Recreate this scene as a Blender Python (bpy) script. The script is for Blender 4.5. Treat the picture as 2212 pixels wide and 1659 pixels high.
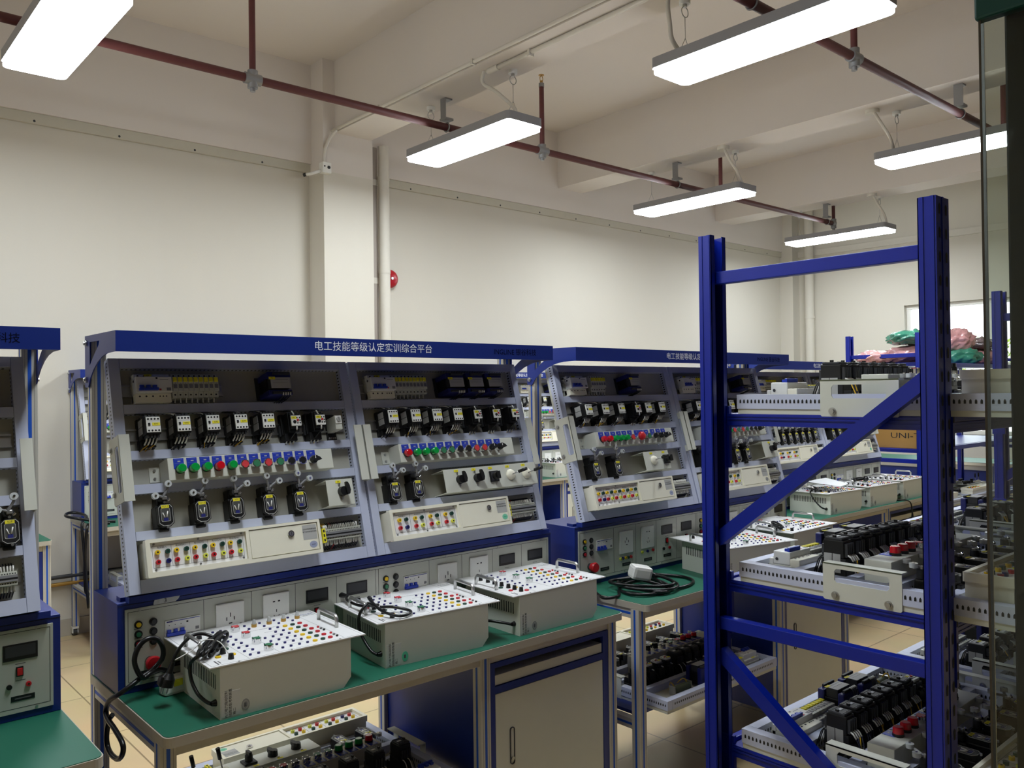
import bpy, bmesh, math, random
from mathutils import Vector, Matrix
from mathutils.geometry import tessellate_polygon
SC = bpy.context.scene
for o in list(bpy.data.objects): bpy.data.objects.remove(o)
COL = SC.collection
R = math.radians
# ------------------------------------------------------------------ camera, world, exposure
YAW, PITCH, ROLL, FPX = 0.721677, 0.0085445, -0.0125589, 1804.16
def make_camera():
    f = Vector((math.sin(YAW)*math.cos(PITCH), math.cos(YAW)*math.cos(PITCH), math.sin(PITCH)))
    r = Vector((math.cos(YAW), -math.sin(YAW), 0)); u = r.cross(f)
    c, s = math.cos(ROLL), math.sin(ROLL)
    rr = r*c + u*s; uu = u*c - r*s
    cd = bpy.data.cameras.new('camera'); cam = bpy.data.objects.new('camera', cd); COL.objects.link(cam)
    m = Matrix((rr, uu, -f)).transposed().to_4x4(); m.translation = Vector((0, 0, 1.58))
    cam.matrix_world = m
    cd.sensor_fit = 'HORIZONTAL'; cd.sensor_width = 36.0; cd.lens = FPX*36.0/2212.0
    cd.clip_start = 0.02; cd.clip_end = 200
    SC.camera = cam
make_camera()
W = bpy.data.worlds.new('daylight'); SC.world = W; W.use_nodes = True
W.node_tree.nodes['Background'].inputs[0].default_value = (0.86, 0.94, 1.0, 1)
W.node_tree.nodes['Background'].inputs[1].default_value = 2.6
SC.view_settings.view_transform = 'Standard'; SC.view_settings.look = 'None'
SC.view_settings.gamma = 1.0; SC.view_settings.use_curve_mapping = False
SC.view_settings.exposure = 0.94
LAMP_STRENGTH = 21.0
SC.cycles.use_denoising = True
SC.cycles.max_bounces = 8; SC.cycles.diffuse_bounces = 5; SC.cycles.glossy_bounces = 3
SC.cycles.transparent_max_bounces = 8; SC.cycles.caustics_reflective = False; SC.cycles.caustics_refractive = False
SC.cycles.sample_clamp_indirect = 6.0

# ------------------------------------------------------------------ materials
MATS = {}
def srgb(h):
    def c(v):
        v /= 255.0
        return v/12.92 if v <= 0.04045 else ((v+0.055)/1.055)**2.4
    return (c(h[0]), c(h[1]), c(h[2]), 1)
def mat(name, rgb, rough=0.5, metal=0.0, var=0.04, scale=18.0, bump=0.0, bscale=300.0, trans=0.0, emit=0.0, alpha=1.0, spec=0.5, coat=0.0):
    m = bpy.data.materials.new(name); m.use_nodes = True; nt = m.node_tree; b = nt.nodes['Principled BSDF']
    col = srgb(rgb)
    b.inputs['Roughness'].default_value = rough; b.inputs['Metallic'].default_value = metal
    b.inputs['Specular IOR Level'].default_value = spec
    if trans: b.inputs['Transmission Weight'].default_value = trans
    if coat: b.inputs['Coat Weight'].default_value = coat
    if alpha < 1: b.inputs['Alpha'].default_value = alpha
    if emit:
        b.inputs['Emission Color'].default_value = col; b.inputs['Emission Strength'].default_value = emit
    tc = nt.nodes.new('ShaderNodeTexCoord'); nz = nt.nodes.new('ShaderNodeTexNoise')
    nz.inputs['Scale'].default_value = scale; nz.inputs['Detail'].default_value = 3
    nt.links.new(tc.outputs['Object'], nz.inputs['Vector'])
    mx = nt.nodes.new('ShaderNodeMix'); mx.data_type = 'RGBA'
    mx.inputs[6].default_value = tuple(max(0, v*(1-var)) for v in col[:3])+(1,)
    mx.inputs[7].default_value = tuple(min(1, v*(1+var)) for v in col[:3])+(1,)
    nt.links.new(nz.outputs['Fac'], mx.inputs[0]); nt.links.new(mx.outputs[2], b.inputs['Base Color'])
    if bump:
        n2 = nt.nodes.new('ShaderNodeTexNoise'); n2.inputs['Scale'].default_value = bscale
        nt.links.new(tc.outputs['Object'], n2.inputs['Vector'])
        bp = nt.nodes.new('ShaderNodeBump'); bp.inputs['Strength'].default_value = bump; bp.inputs['Distance'].default_value = 0.002
        nt.links.new(n2.outputs['Fac'], bp.inputs['Height']); nt.links.new(bp.outputs['Normal'], b.inputs['Normal'])
    MATS[name] = m; return m
mat('wall_paint', (211, 206, 193), 0.75, var=0.015, scale=1.3, bump=0.15, bscale=60)
mat('ceiling_paint', (220, 213, 205), 0.85, var=0.02, scale=1.0, bump=0.15, bscale=50)
mat('trunking_white', (214, 209, 197), 0.55)
mat('strip_shaded', (196, 192, 176), 0.6)  # trim tone darkened; the shade under the beam is put into the colour
mat('housing_backlit', (150, 150, 152), 0.5)  # housing darkened; its backlit shade is put into the colour
mat('shade_pipe', (176, 166, 156), 0.6)
mat('blue_powder', (20, 44, 126), 0.38, var=0.03, bump=0.06, bscale=900)
mat('rack_blue', (4, 30, 142), 0.32, var=0.05, bump=0.05, bscale=500)
mat('groove_blue', (22, 84, 190), 0.5)
mat('aluminium', (196, 193, 182), 0.42, metal=0.05, var=0.03)
mat('frame_lavender', (192, 198, 220), 0.45, var=0.02, bump=0.05, bscale=900)
mat('back_plate_grey', (176, 174, 160), 0.6, var=0.04, scale=9)
mat('beige_metal', (206, 207, 195), 0.5, var=0.02, bump=0.05, bscale=900)
mat('ivory', (238, 234, 214), 0.42, var=0.02)
mat('plate_grey', (196, 198, 186), 0.5, var=0.02)
mat('white_panel', (240, 240, 240), 0.35, var=0.01)
mat('white_plastic', (232, 232, 226), 0.35, var=0.01)
mat('green_mat', (26, 98, 76), 0.5, var=0.05, scale=6)
mat('edge_band', (180, 174, 160), 0.45)
mat('black', (16, 16, 17), 0.42)
mat('cable_black', (13, 13, 14), 0.33)
mat('dark_grey', (52, 53, 56), 0.5)
mat('mid_grey', (128, 128, 130), 0.5)
mat('light_grey', (178, 178, 174), 0.5)
mat('yellow', (236, 196, 24), 0.45)
mat('label_yellow', (238, 226, 40), 0.6)
mat('lime', (222, 226, 80), 0.45)
mat('red', (196, 30, 40), 0.35)
mat('pilot_red', (200, 14, 30), 0.2, coat=0.5)
mat('pilot_green', (8, 150, 62), 0.2, coat=0.5)
mat('button_green', (52, 120, 84), 0.4)
mat('button_red', (206, 60, 66), 0.4)
mat('dark_green', (20, 66, 52), 0.4)
mat('jack_blue', (24, 24, 100), 0.35)
mat('toggle_blue', (30, 58, 176), 0.35)
mat('coil_blue', (30, 36, 110), 0.45)
mat('chrome', (225, 225, 225), 0.12, metal=1.0, var=0.0)
mat('steel', (190, 190, 188), 0.28, metal=0.9, var=0.02)
mat('brass', (190, 150, 80), 0.3, metal=0.8)
mat('roller_clear', (206, 210, 210), 0.15, trans=0.12, coat=0.4)
mat('window_clear', (84, 85, 82), 0.08, coat=0.8)
mat('wire_white', (226, 224, 218), 0.5)
mat('wire_navy', (16, 20, 48), 0.5)
mat('wire_yellow', (214, 170, 40), 0.5)
mat('pipe_red', (92, 44, 42), 0.5, var=0.15, scale=30)
mat('galvanised', (150, 150, 150), 0.42, metal=0.6)
mat('alarm_red', (168, 22, 34), 0.3)
mat('ink', (20, 20, 24), 0.7)
mat('ink_grey', (96, 96, 98), 0.7)
mat('ink_blue', (40, 60, 150), 0.6)
mat('logo_dark', (3, 6, 26), 0.8, spec=0.1)
mat('letter_white', (244, 246, 250), 0.5)
mat('sticker_teal', (104, 206, 164), 0.5)
mat('sticker_blue', (150, 158, 190), 0.5)
mat('sticker_grey', (150, 150, 146), 0.5)
mat('tape', (206, 206, 200), 0.7)
mat('edge_brown', (70, 62, 50), 0.4)
mat('door_black', (10, 10, 10), 0.5)
mat('door_teal', (8, 76, 72), 0.45)
mat('cardboard', (168, 128, 66), 0.8, var=0.06, scale=8)
mat('bag_red', (216, 160, 158), 0.25, var=0.3, scale=40, coat=0.6)
mat('bag_green', (60, 132, 108), 0.25, var=0.3, scale=40, coat=0.6)
mat('bag_brown', (120, 104, 104), 0.25, var=0.3, scale=40, coat=0.6)
mat('leaf', (150, 176, 40), 0.6, var=0.3, scale=4)
mat('bark', (92, 74, 54), 0.8)
mat('window_frame', (232, 230, 222), 0.4)
mat('caster_dark', (60, 60, 60), 0.5)
mat('resistor_olive', (80, 88, 66), 0.6)
mat('front_wall_dark', (96, 92, 84), 0.8)  # unseen front wall darkened to cut its bounce light
mat('paper', (236, 238, 240), 0.7)
def lamp_mat():
    m = mat('lamp_glow', (255, 255, 255), 0.5)
    b = m.node_tree.nodes['Principled BSDF']
    b.inputs['Emission Color'].default_value = (0.88, 0.945, 1.0, 1); b.inputs['Emission Strength'].default_value = LAMP_STRENGTH
lamp_mat()
def glass_mat():
    m = bpy.data.materials.new('door_glass'); m.use_nodes = True; nt = m.node_tree
    for n in list(nt.nodes): nt.nodes.remove(n)
    out = nt.nodes.new('ShaderNodeOutputMaterial'); mx = nt.nodes.new('ShaderNodeMixShader')
    t = nt.nodes.new('ShaderNodeBsdfTransparent'); t.inputs[0].default_value = (0.80, 0.84, 0.80, 1)
    g = nt.nodes.new('ShaderNodeBsdfGlossy'); g.inputs['Roughness'].default_value = 0.03
    fr = nt.nodes.new('ShaderNodeFresnel'); fr.inputs['IOR'].default_value = 1.45
    nt.links.new(fr.outputs[0], mx.inputs[0]); nt.links.new(t.outputs[0], mx.inputs[1]); nt.links.new(g.outputs[0], mx.inputs[2])
    nt.links.new(mx.outputs[0], out.inputs[0]); MATS['door_glass'] = m
glass_mat()
def clear_mat():
    m = bpy.data.materials.new('pane_clear'); m.use_nodes = True; nt = m.node_tree
    for n in list(nt.nodes): nt.nodes.remove(n)
    out = nt.nodes.new('ShaderNodeOutputMaterial'); mx = nt.nodes.new('ShaderNodeMixShader')
    t = nt.nodes.new('ShaderNodeBsdfTransparent'); g = nt.nodes.new('ShaderNodeBsdfGlossy'); g.inputs['Roughness'].default_value = 0.02
    mx.inputs[0].default_value = 0.06
    nt.links.new(t.outputs[0], mx.inputs[1]); nt.links.new(g.outputs[0], mx.inputs[2]); nt.links.new(mx.outputs[0], out.inputs[0])
    MATS['pane_clear'] = m
clear_mat()
def floor_mat():
    m = bpy.data.materials.new('floor_tile'); m.use_nodes = True; nt = m.node_tree; b = nt.nodes['Principled BSDF']
    tc = nt.nodes.new('ShaderNodeTexCoord'); br = nt.nodes.new('ShaderNodeTexBrick')
    br.offset = 0.0; br.inputs['Scale'].default_value = 1.0
    br.inputs['Brick Width'].default_value = 0.6; br.inputs['Row Height'].default_value = 0.6
    br.inputs['Mortar Size'].default_value = 0.004
    br.inputs['Color1'].default_value = srgb((214, 190, 146)); br.inputs['Color2'].default_value = srgb((208, 184, 140)); br.inputs['Mortar'].default_value = srgb((150, 130, 98))
    nz = nt.nodes.new('ShaderNodeTexNoise'); nz.inputs['Scale'].default_value = 3.0; nz.inputs['Detail'].default_value = 5
    mx = nt.nodes.new('ShaderNodeMix'); mx.data_type = 'RGBA'; mx.blend_type = 'MULTIPLY'; mx.inputs[0].default_value = 0.22
    nt.links.new(tc.outputs['Object'], br.inputs['Vector']); nt.links.new(tc.outputs['Object'], nz.inputs['Vector'])
    nt.links.new(br.outputs['Color'], mx.inputs[6]); nt.links.new(nz.outputs['Color'], mx.inputs[7])
    nt.links.new(mx.outputs[2], b.inputs['Base Color']); b.inputs['Roughness'].default_value = 0.28
    MATS['floor_tile'] = m
floor_mat()

# ------------------------------------------------------------------ mesh building
class MB:
    def __init__(s): s.v = []; s.f = []; s.m = []; s.s = []; s.mats = []
    def mi(s, n):
        if n not in s.mats: s.mats.append(n)
        return s.mats.index(n)
    def face(s, idx, m, smooth=False): s.f.append(idx); s.m.append(s.mi(m)); s.s.append(smooth)
    def poly(s, pts, m):
        b = len(s.v); s.v += [tuple(p) for p in pts]; s.face(list(range(b, b+len(pts))), m)
    def box(s, x0, x1, y0, y1, z0, z1, m, ch=0.0, top=None):
        if x1 < x0: x0, x1 = x1, x0
        if y1 < y0: y0, y1 = y1, y0
        if z1 < z0: z0, z1 = z1, z0
        if ch > 0:
            bm = bmesh.new(); bmesh.ops.create_cube(bm, size=1.0)
            for v in bm.verts: v.co = Vector(((x0+x1)/2+v.co.x*(x1-x0), (y0+y1)/2+v.co.y*(y1-y0), (z0+z1)/2+v.co.z*(z1-z0)))
            bmesh.ops.bevel(bm, geom=list(bm.edges), offset=ch, segments=2, affect='EDGES', profile=0.6)
            b = len(s.v); bm.verts.index_update(); s.v += [tuple(v.co) for v in bm.verts]
            for f in bm.faces: s.face([b+v.index for v in f.verts], top if (top and f.normal.z > 0.9) else m)
            bm.free(); return
        b = len(s.v)
        s.v += [(x0,y0,z0),(x1,y0,z0),(x1,y1,z0),(x0,y1,z0),(x0,y0,z1),(x1,y0,z1),(x1,y1,z1),(x0,y1,z1)]
        for q in ((0,3,2,1),(0,1,5,4),(1,2,6,5),(2,3,7,6),(3,0,4,7)): s.face([b+i for i in q], m)
        s.face([b+i for i in (4,5,6,7)], top or m)
    def cyl(s, p0, p1, r0, m, r1=None, n=14, cap=None, smooth=True):
        p0 = Vector(p0); p1 = Vector(p1); r1 = r0 if r1 is None else r1
        d = (p1-p0).normalized(); a = d.orthogonal().normalized(); c = d.cross(a)
        ring = lambda p, r: [tuple(p+(a*math.cos(2*math.pi*i/n)+c*math.sin(2*math.pi*i/n))*r) for i in range(n)]
        b = len(s.v); s.v += ring(p0, r0)+ring(p1, r1)
        for i in range(n):
            j = (i+1) % n; s.face([b+i, b+j, b+n+j, b+n+i], m, smooth)
        b = len(s.v); s.v += ring(p0, r0)+ring(p1, r1)
        s.face([b+i for i in reversed(range(n))], m); s.face([b+n+i for i in range(n)], cap or m)
    def tube(s, pts, r, m, n=8, sm=0, closed=False):
        pts = [Vector(p) for p in pts]
        if sm: pts = smooth_path(pts, sm, closed)
        k = len(pts); b = len(s.v); a = None
        for i, p in enumerate(pts):
            d = (pts[min(i+1, k-1)]-pts[max(i-1, 0)])
            if closed: d = pts[(i+1) % k]-pts[i-1]
            d = d.normalized() if d.length > 1e-9 else Vector((0,0,1))
            a = d.orthogonal().normalized() if a is None else (a-d*a.dot(d)).normalized()
            c = d.cross(a)
            s.v += [tuple(p+(a*math.cos(2*math.pi*j/n)+c*math.sin(2*math.pi*j/n))*r) for j in range(n)]
        for i in range(k if closed else k-1):
            i2 = (i+1) % k
            for j in range(n):
                j2 = (j+1) % n; s.face([b+i*n+j, b+i*n+j2, b+i2*n+j2, b+i2*n+j], m, True)
        if not closed:
            s.face([b+j for j in reversed(range(n))], m); s.face([b+(k-1)*n+j for j in range(n)], m)
    def prism(s, poly, a, b_, m, axis='z', holes=(), top=None):
        def P(u, v, w):
            return (u, v, w) if axis == 'z' else ((u, w, v) if axis == 'y' else (w, u, v))
        loops = [poly]+list(holes)
        flat = [p for l in loops for p in l]
        tri = tessellate_polygon([[Vector((p[0], p[1], 0)) for p in l] for l in loops]) if holes else None
        for w, flip in ((a, True), (b_, False)):
            b = len(s.v); s.v += [P(p[0], p[1], w) for p in flat]
            if tri:
                for t in tri: s.face([b+i for i in t], (top or m) if not flip else m)
            else:
                s.face([b+i for i in range(len(flat))], (top or m) if not flip else m)
        for l in loops:
            k = len(l)
            for i in range(k):
                p, q = l[i], l[(i+1) % k]; b = len(s.v)
                s.v += [P(p[0], p[1], a), P(q[0], q[1], a), P(q[0], q[1], b_), P(p[0], p[1], b_)]
                s.face([b, b+1, b+2, b+3], m)
    def lathe(s, prof, m, n=16, at=(0,0,0)):
        b = len(s.v); k = len(prof)
        for r, z in prof: s.v += [(at[0]+r*math.cos(2*math.pi*i/n), at[1]+r*math.sin(2*math.pi*i/n), at[2]+z) for i in range(n)]
        for j in range(k-1):
            for i in range(n):
                i2 = (i+1) % n; s.face([b+j*n+i, b+j*n+i2, b+(j+1)*n+i2, b+(j+1)*n+i], m, True)
        s.face([b+(k-1)*n+i for i in range(n)], m)
    def text(s, body, size, m, mat4):
        vs, fs = text_mesh(body); b = len(s.v)
        for v in vs: s.v.append(tuple(mat4 @ (Vector(v)*size)))
        for f in fs: s.face([b+i for i in f], m)
    def mesh(s, name, recalc=True):
        me = bpy.data.meshes.new(name); me.from_pydata(s.v, [], s.f)
        for n in s.mats: me.materials.append(MATS[n])
        me.polygons.foreach_set('material_index', s.m); me.polygons.foreach_set('use_smooth', s.s)
        if recalc:
            bm = bmesh.new(); bm.from_mesh(me); bmesh.ops.recalc_face_normals(bm, faces=list(bm.faces)); bm.to_mesh(me); bm.free()
        me.update(); return me
TXT = {}
def text_mesh(body):
    if body not in TXT:
        c = bpy.data.curves.new('lettering', 'FONT'); c.body = body; c.size = 1.0; c.resolution_u = 2; c.align_x = 'CENTER'; c.align_y = 'CENTER'
        o = bpy.data.objects.new('lettering', c); COL.objects.link(o); me = bpy.data.meshes.new_from_object(o)
        TXT[body] = ([tuple(v.co) for v in me.vertices], [list(p.vertices) for p in me.polygons])
        bpy.data.objects.remove(o); bpy.data.curves.remove(c); bpy.data.meshes.remove(me)
    return TXT[body]
def smooth_path(pts, k, closed=False):
    out = []; n = len(pts); G = (lambda i: pts[i % n]) if closed else (lambda i: pts[max(0, min(n-1, i))])
    for i in range(n if closed else n-1):
        p0, p1, p2, p3 = G(i-1), G(i), G(i+1), G(i+2)
        for j in range(k):
            t = j/k
            out.append(0.5*((2*p1)+(p2-p0)*t+(2*p0-5*p1+4*p2-p3)*t*t+(3*p1-p0-3*p2+p3)*t**3))
    if not closed: out.append(pts[-1])
    return out
CACHE = {}
def cached(key, fn):
    if key not in CACHE:
        mb = MB(); fn(mb); CACHE[key] = mb.mesh(str(key[0]) if isinstance(key, tuple) else key)
    return CACHE[key]
def obj(name, me, parent=None, loc=(0,0,0), rot=(0,0,0), label=None, stuff=False):
    if isinstance(me, MB): me = me.mesh(name)
    o = bpy.data.objects.new(name, me); COL.objects.link(o)
    o.location = loc; o.rotation_euler = rot
    if parent: o.parent = parent
    if label: o['label'] = label
    if stuff: o['kind'] = 'stuff'
    return o
def thing(name, label, cat, loc=(0,0,0), rot=(0,0,0), group=None):
    o = bpy.data.objects.new(name, None); COL.objects.link(o); o.empty_display_size = 0.05
    o.location = loc; o.rotation_euler = rot; o['label'] = label; o['category'] = cat
    if group: o['group'] = group
    return o
def tag(o, label, cat, group=None):
    o['label'] = label; o['category'] = cat
    if group: o['group'] = group
    return o
def struct(name, mb, parent=None):
    o = obj(name, mb, parent)
    if not parent: o['kind'] = 'structure'
    return o
def rect(x0, x1, y0, y1, r=0.0, n=5):
    if r <= 0: return [(x0,y0),(x1,y0),(x1,y1),(x0,y1)]
    out = []
    for cx, cy, a in ((x1-r,y0+r,-90),(x1-r,y1-r,0),(x0+r,y1-r,90),(x0+r,y0+r,180)):
        out += [(cx+r*math.cos(R(a+90*i/n)), cy+r*math.sin(R(a+90*i/n))) for i in range(n+1)]
    return out
T3 = lambda x, y, z, rx=0, ry=0, rz=0: Matrix.Translation((x, y, z)) @ Matrix.Rotation(rz, 4, 'Z') @ Matrix.Rotation(ry, 4, 'Y') @ Matrix.Rotation(rx, 4, 'X')
rnd = random.Random(7)
# ------------------------------------------------------------------ the room
X0, X1, Y0, Y1, ZC = -3.2, 10.45, -2.4, 6.12, 4.22
def room():
    m = MB(); m.box(X0, X1, Y0, Y1, -0.06, 0, 'floor_tile'); struct('floor', m)
    m = MB(); m.box(X0, X1, Y0, Y1, ZC, ZC+0.1, 'ceiling_paint'); struct('ceiling', m)
    m = MB(); m.box(X0, X1, Y1, Y1+0.15, 0, ZC, 'wall_paint'); struct('wall_back', m)
    m = MB(); m.box(X0-0.15, X0, Y0, Y1, 0, ZC, 'wall_paint'); struct('wall_left', m)
    m = MB(); m.box(X0, X1, Y0-0.15, Y0, 0, ZC, 'front_wall_dark'); struct('wall_front', m)
    # end wall with the window opening
    wy0, wy1, wz0, wz1 = 2.45, 4.53, 1.0, 2.576
    m = MB()
    for a in ((Y0, wy0, 0, ZC), (wy1, Y1, 0, ZC), (wy0, wy1, 0, wz0), (wy0, wy1, wz1, ZC)):
        m.box(X1, X1+0.2, a[0], a[1], a[2], a[3], 'wall_paint')
    struct('wall_right', m)
    m = MB(); X = X1+0.06
    def bar(y0, y1, z0, z1): m.box(X, X+0.06, y0, y1, z0, z1, 'window_frame', 0.004)
    bar(wy0, wy1, wz1-0.05, wz1); bar(wy0, wy1, wz0, wz0+0.05); bar(wy1-0.05, wy1, wz0+0.05, wz1-0.05); bar(wy0, wy0+0.05, wz0+0.05, wz1-0.05)
    bar(3.54, 3.60, wz0+0.05, wz1-0.05); bar(3.60, wy1-0.05, 1.78, 1.84); bar(wy0+0.05, 3.54, 1.78, 1.84)
    win = struct('window_1', m)
    m = MB(); m.box(X+0.025, X+0.031, wy0+0.04, wy1-0.04, wz0+0.04, wz1-0.04, 'pane_clear'); obj('window_pane', m, win)
    m = MB(); m.box(X1-0.04, X1+0.06, wy0-0.04, wy1+0.04, wz0-0.03, wz0, 'white_plastic'); obj('window_sill', m, win)
    # beams, column
    for x0, x1 in ((3.335, 3.665), (6.01, 6.36), (8.74, 9.10)):
        m = MB(); m.box(x0, x1, Y0, Y1, 3.65, ZC, 'ceiling_paint'); struct('ceiling_beam', m)
    m = MB(); m.box(3.23, 3.68, 5.88, Y1, 0, 3.33, 'wall_paint'); m.box(3.23, 3.68, 5.88, Y1, 3.33, 3.65, 'ceiling_paint'); m.box(3.23, 3.335, 5.88, Y1, 3.65, ZC, 'ceiling_paint'); m.box(3.665, 3.68, 5.88, Y1, 3.65, ZC, 'ceiling_paint'); struct('column', m)
    m = MB(); m.box(10.28, X1, 5.93, Y1, 0, ZC, 'wall_paint'); struct('column', m)
    for x0, x1 in ((X0, 3.23), (3.68, 10.28)):
        m = MB(); m.box(x0, x1, Y1-0.045, Y1, 3.425, ZC, 'ceiling_paint'); struct('ceiling_beam', m)
    # cable trunking under the perimeter beam
    n = 0
    for x0, x1 in ((X0, 3.23), (3.90, 10.28)):
        n += 1; m = MB(); m.box(x0, x1, Y1-0.028, Y1, 3.355, 3.425, 'strip_shaded', 0.004)
        x = x0+0.3
        while x < x1: m.cyl((x, Y1-0.028, 3.372), (x, Y1-0.030, 3.372), 0.008, 'dark_grey', n=8); x += 0.52
        struct('trim_%d' % n, m)
    m = MB(); m.box(X1-0.028, X1, Y0, 5.93, 3.34, 3.42, 'trunking_white', 0.004); struct('trim_3', m)
    for nm, a in (('baseboard_back', (X0, 3.23, Y1-0.012, Y1)), ('baseboard_back_far', (3.68, 10.28, Y1-0.012, Y1)), ('baseboard_right', (X1-0.012, X1, Y0, 5.93))):
        m = MB(); m.box(a[0], a[1], a[2], a[3], 0, 0.11, 'edge_band'); o = struct(nm, m)
room()

def wall_fixtures():
    # drain pipe beside the column and thinner conduit behind it
    m = MB(); m.cyl((3.842, 5.97, 0), (3.842, 5.97, 3.65), 0.047, 'trunking_white', n=20)
    p = tag(obj('drain_pipe', m), 'thick cream drain pipe running up beside the square column', 'pipe')
    for z in (1.2, 2.58, 3.36): m = MB(); m.cyl((3.842, 5.97, z), (3.842, 5.97, z+0.03), 0.050, 'trunking_white', n=20); obj('pipe_collar', m, p)
    m = MB(); m.cyl((3.79, 6.065, 0), (3.79, 6.065, 3.65), 0.042, 'shade_pipe', n=14)
    p = tag(obj('drain_pipe', m), 'thin shaded pipe squeezed between the column and the thick cream drain pipe', 'pipe')
    for z in (2.50, 3.33): m = MB(); m.cyl((3.79, 6.065, z), (3.79, 6.065, z+0.05), 0.045, 'trunking_white'); obj('pipe_collar', m, p)
    m = MB(); m.cyl((10.37, 5.74, 0), (10.37, 5.74, ZC), 0.06, 'wall_paint', n=18); m.cyl((10.37, 5.74, 2.5), (10.37, 5.74, 2.53), 0.066, 'wall_paint', n=18)
    tag(obj('drain_pipe', m), 'cream drain pipe in the far corner of the end wall', 'pipe')
    # alarm bell
    t = thing('alarm_bell', 'round red fire alarm bell on the wall half hidden by the drain pipe', 'alarm', (3.965, Y1, 2.56), (R(90), 0, 0))
    m = MB(); m.cyl((0,0,0), (0,0,0.03), 0.05, 'alarm_red'); obj('bell_base', m, t)
    m = MB(); m.lathe([(0.078,0.03),(0.08,0.04),(0.074,0.055),(0.055,0.068),(0.03,0.074),(0.004,0.076)], 'alarm_red', 28); obj('bell_gong', m, t)
    m = MB(); m.cyl((0,0,0.074), (0,0,0.084), 0.012, 'steel'); obj('bolt', m, t)
    # junction box with stub arm at the column
    t = thing('junction_box', 'small white junction box with dark knockouts at the top of the column', 'box', (3.225, 5.85, 3.34))
    m = MB(); m.box(-0.035, 0.04, -0.035, 0.03, -0.04, 0.045, 'white_plastic', 0.006); obj('box_body', m, t)
    for x, z, r in ((-0.02, 0.01, 0.006), (0.016, 0.005, 0.013)):
        m = MB(); m.cyl((x, -0.035, z), (x, -0.038, z), r, 'black', n=10); obj('knockout_hole', m, t)
    m = MB(); m.tube([(-0.03,0,-0.02), (-0.10,0.03,-0.05), (-0.13,0.06,-0.055)], 0.012, 'white_plastic'); m.cyl((-0.13,0.06,-0.055), (-0.145,0.075,-0.06), 0.014, 'black'); obj('stub_arm', m, t)
    # conduit on the beam side, bending down to the junction box
    m = MB(); m.tube([(3.315, -1.0, 3.665), (3.315, 2.5, 3.665), (3.315, 5.6, 3.665), (3.30, 5.80, 3.64), (3.255, 5.86, 3.55), (3.228, 5.865, 3.45), (3.225, 5.86, 3.385)], 0.013, 'trunking_white', 8, 4)
    c = tag(obj('conduit', m), 'thin cream conduit along the beam side bending down to the junction box', 'conduit')
    for y in (1.6, 2.9, 4.1, 5.2):
        m = MB(); m.box(3.298, 3.335, y-0.008, y+0.008, 3.648, 3.684, 'trunking_white'); obj('conduit_clip', m, c)
    m = MB(); m.tube([(3.44, -1.0, 3.635), (3.44, 4.05, 3.635)], 0.015, 'trunking_white'); m.cyl((3.44, 4.0, 3.635), (3.44, 4.10, 3.635), 0.02, 'trunking_white')
    c = tag(obj('conduit', m), 'straight cream conduit fixed under the middle of the beam', 'conduit')
    for y in (1.2, 2.4, 3.7): m = MB(); m.box(3.42, 3.46, y-0.01, y+0.01, 3.61, 3.65, 'trunking_white'); obj('conduit_clip', m, c)
    # two pipes low along the back wall
    for z, mt, lb in ((0.40, 'dark_grey', 'dark pipe running low along the back wall above a yellowish one'), (0.353, 'brass', 'yellowish pipe running low along the back wall under a dark one')):
        m = MB(); m.cyl((X0+0.1, Y1-0.045, z), (3.2, Y1-0.045, z), 0.013, mt, n=12); tag(obj('wall_pipe', m), lb, 'pipe')
wall_fixtures()

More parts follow.
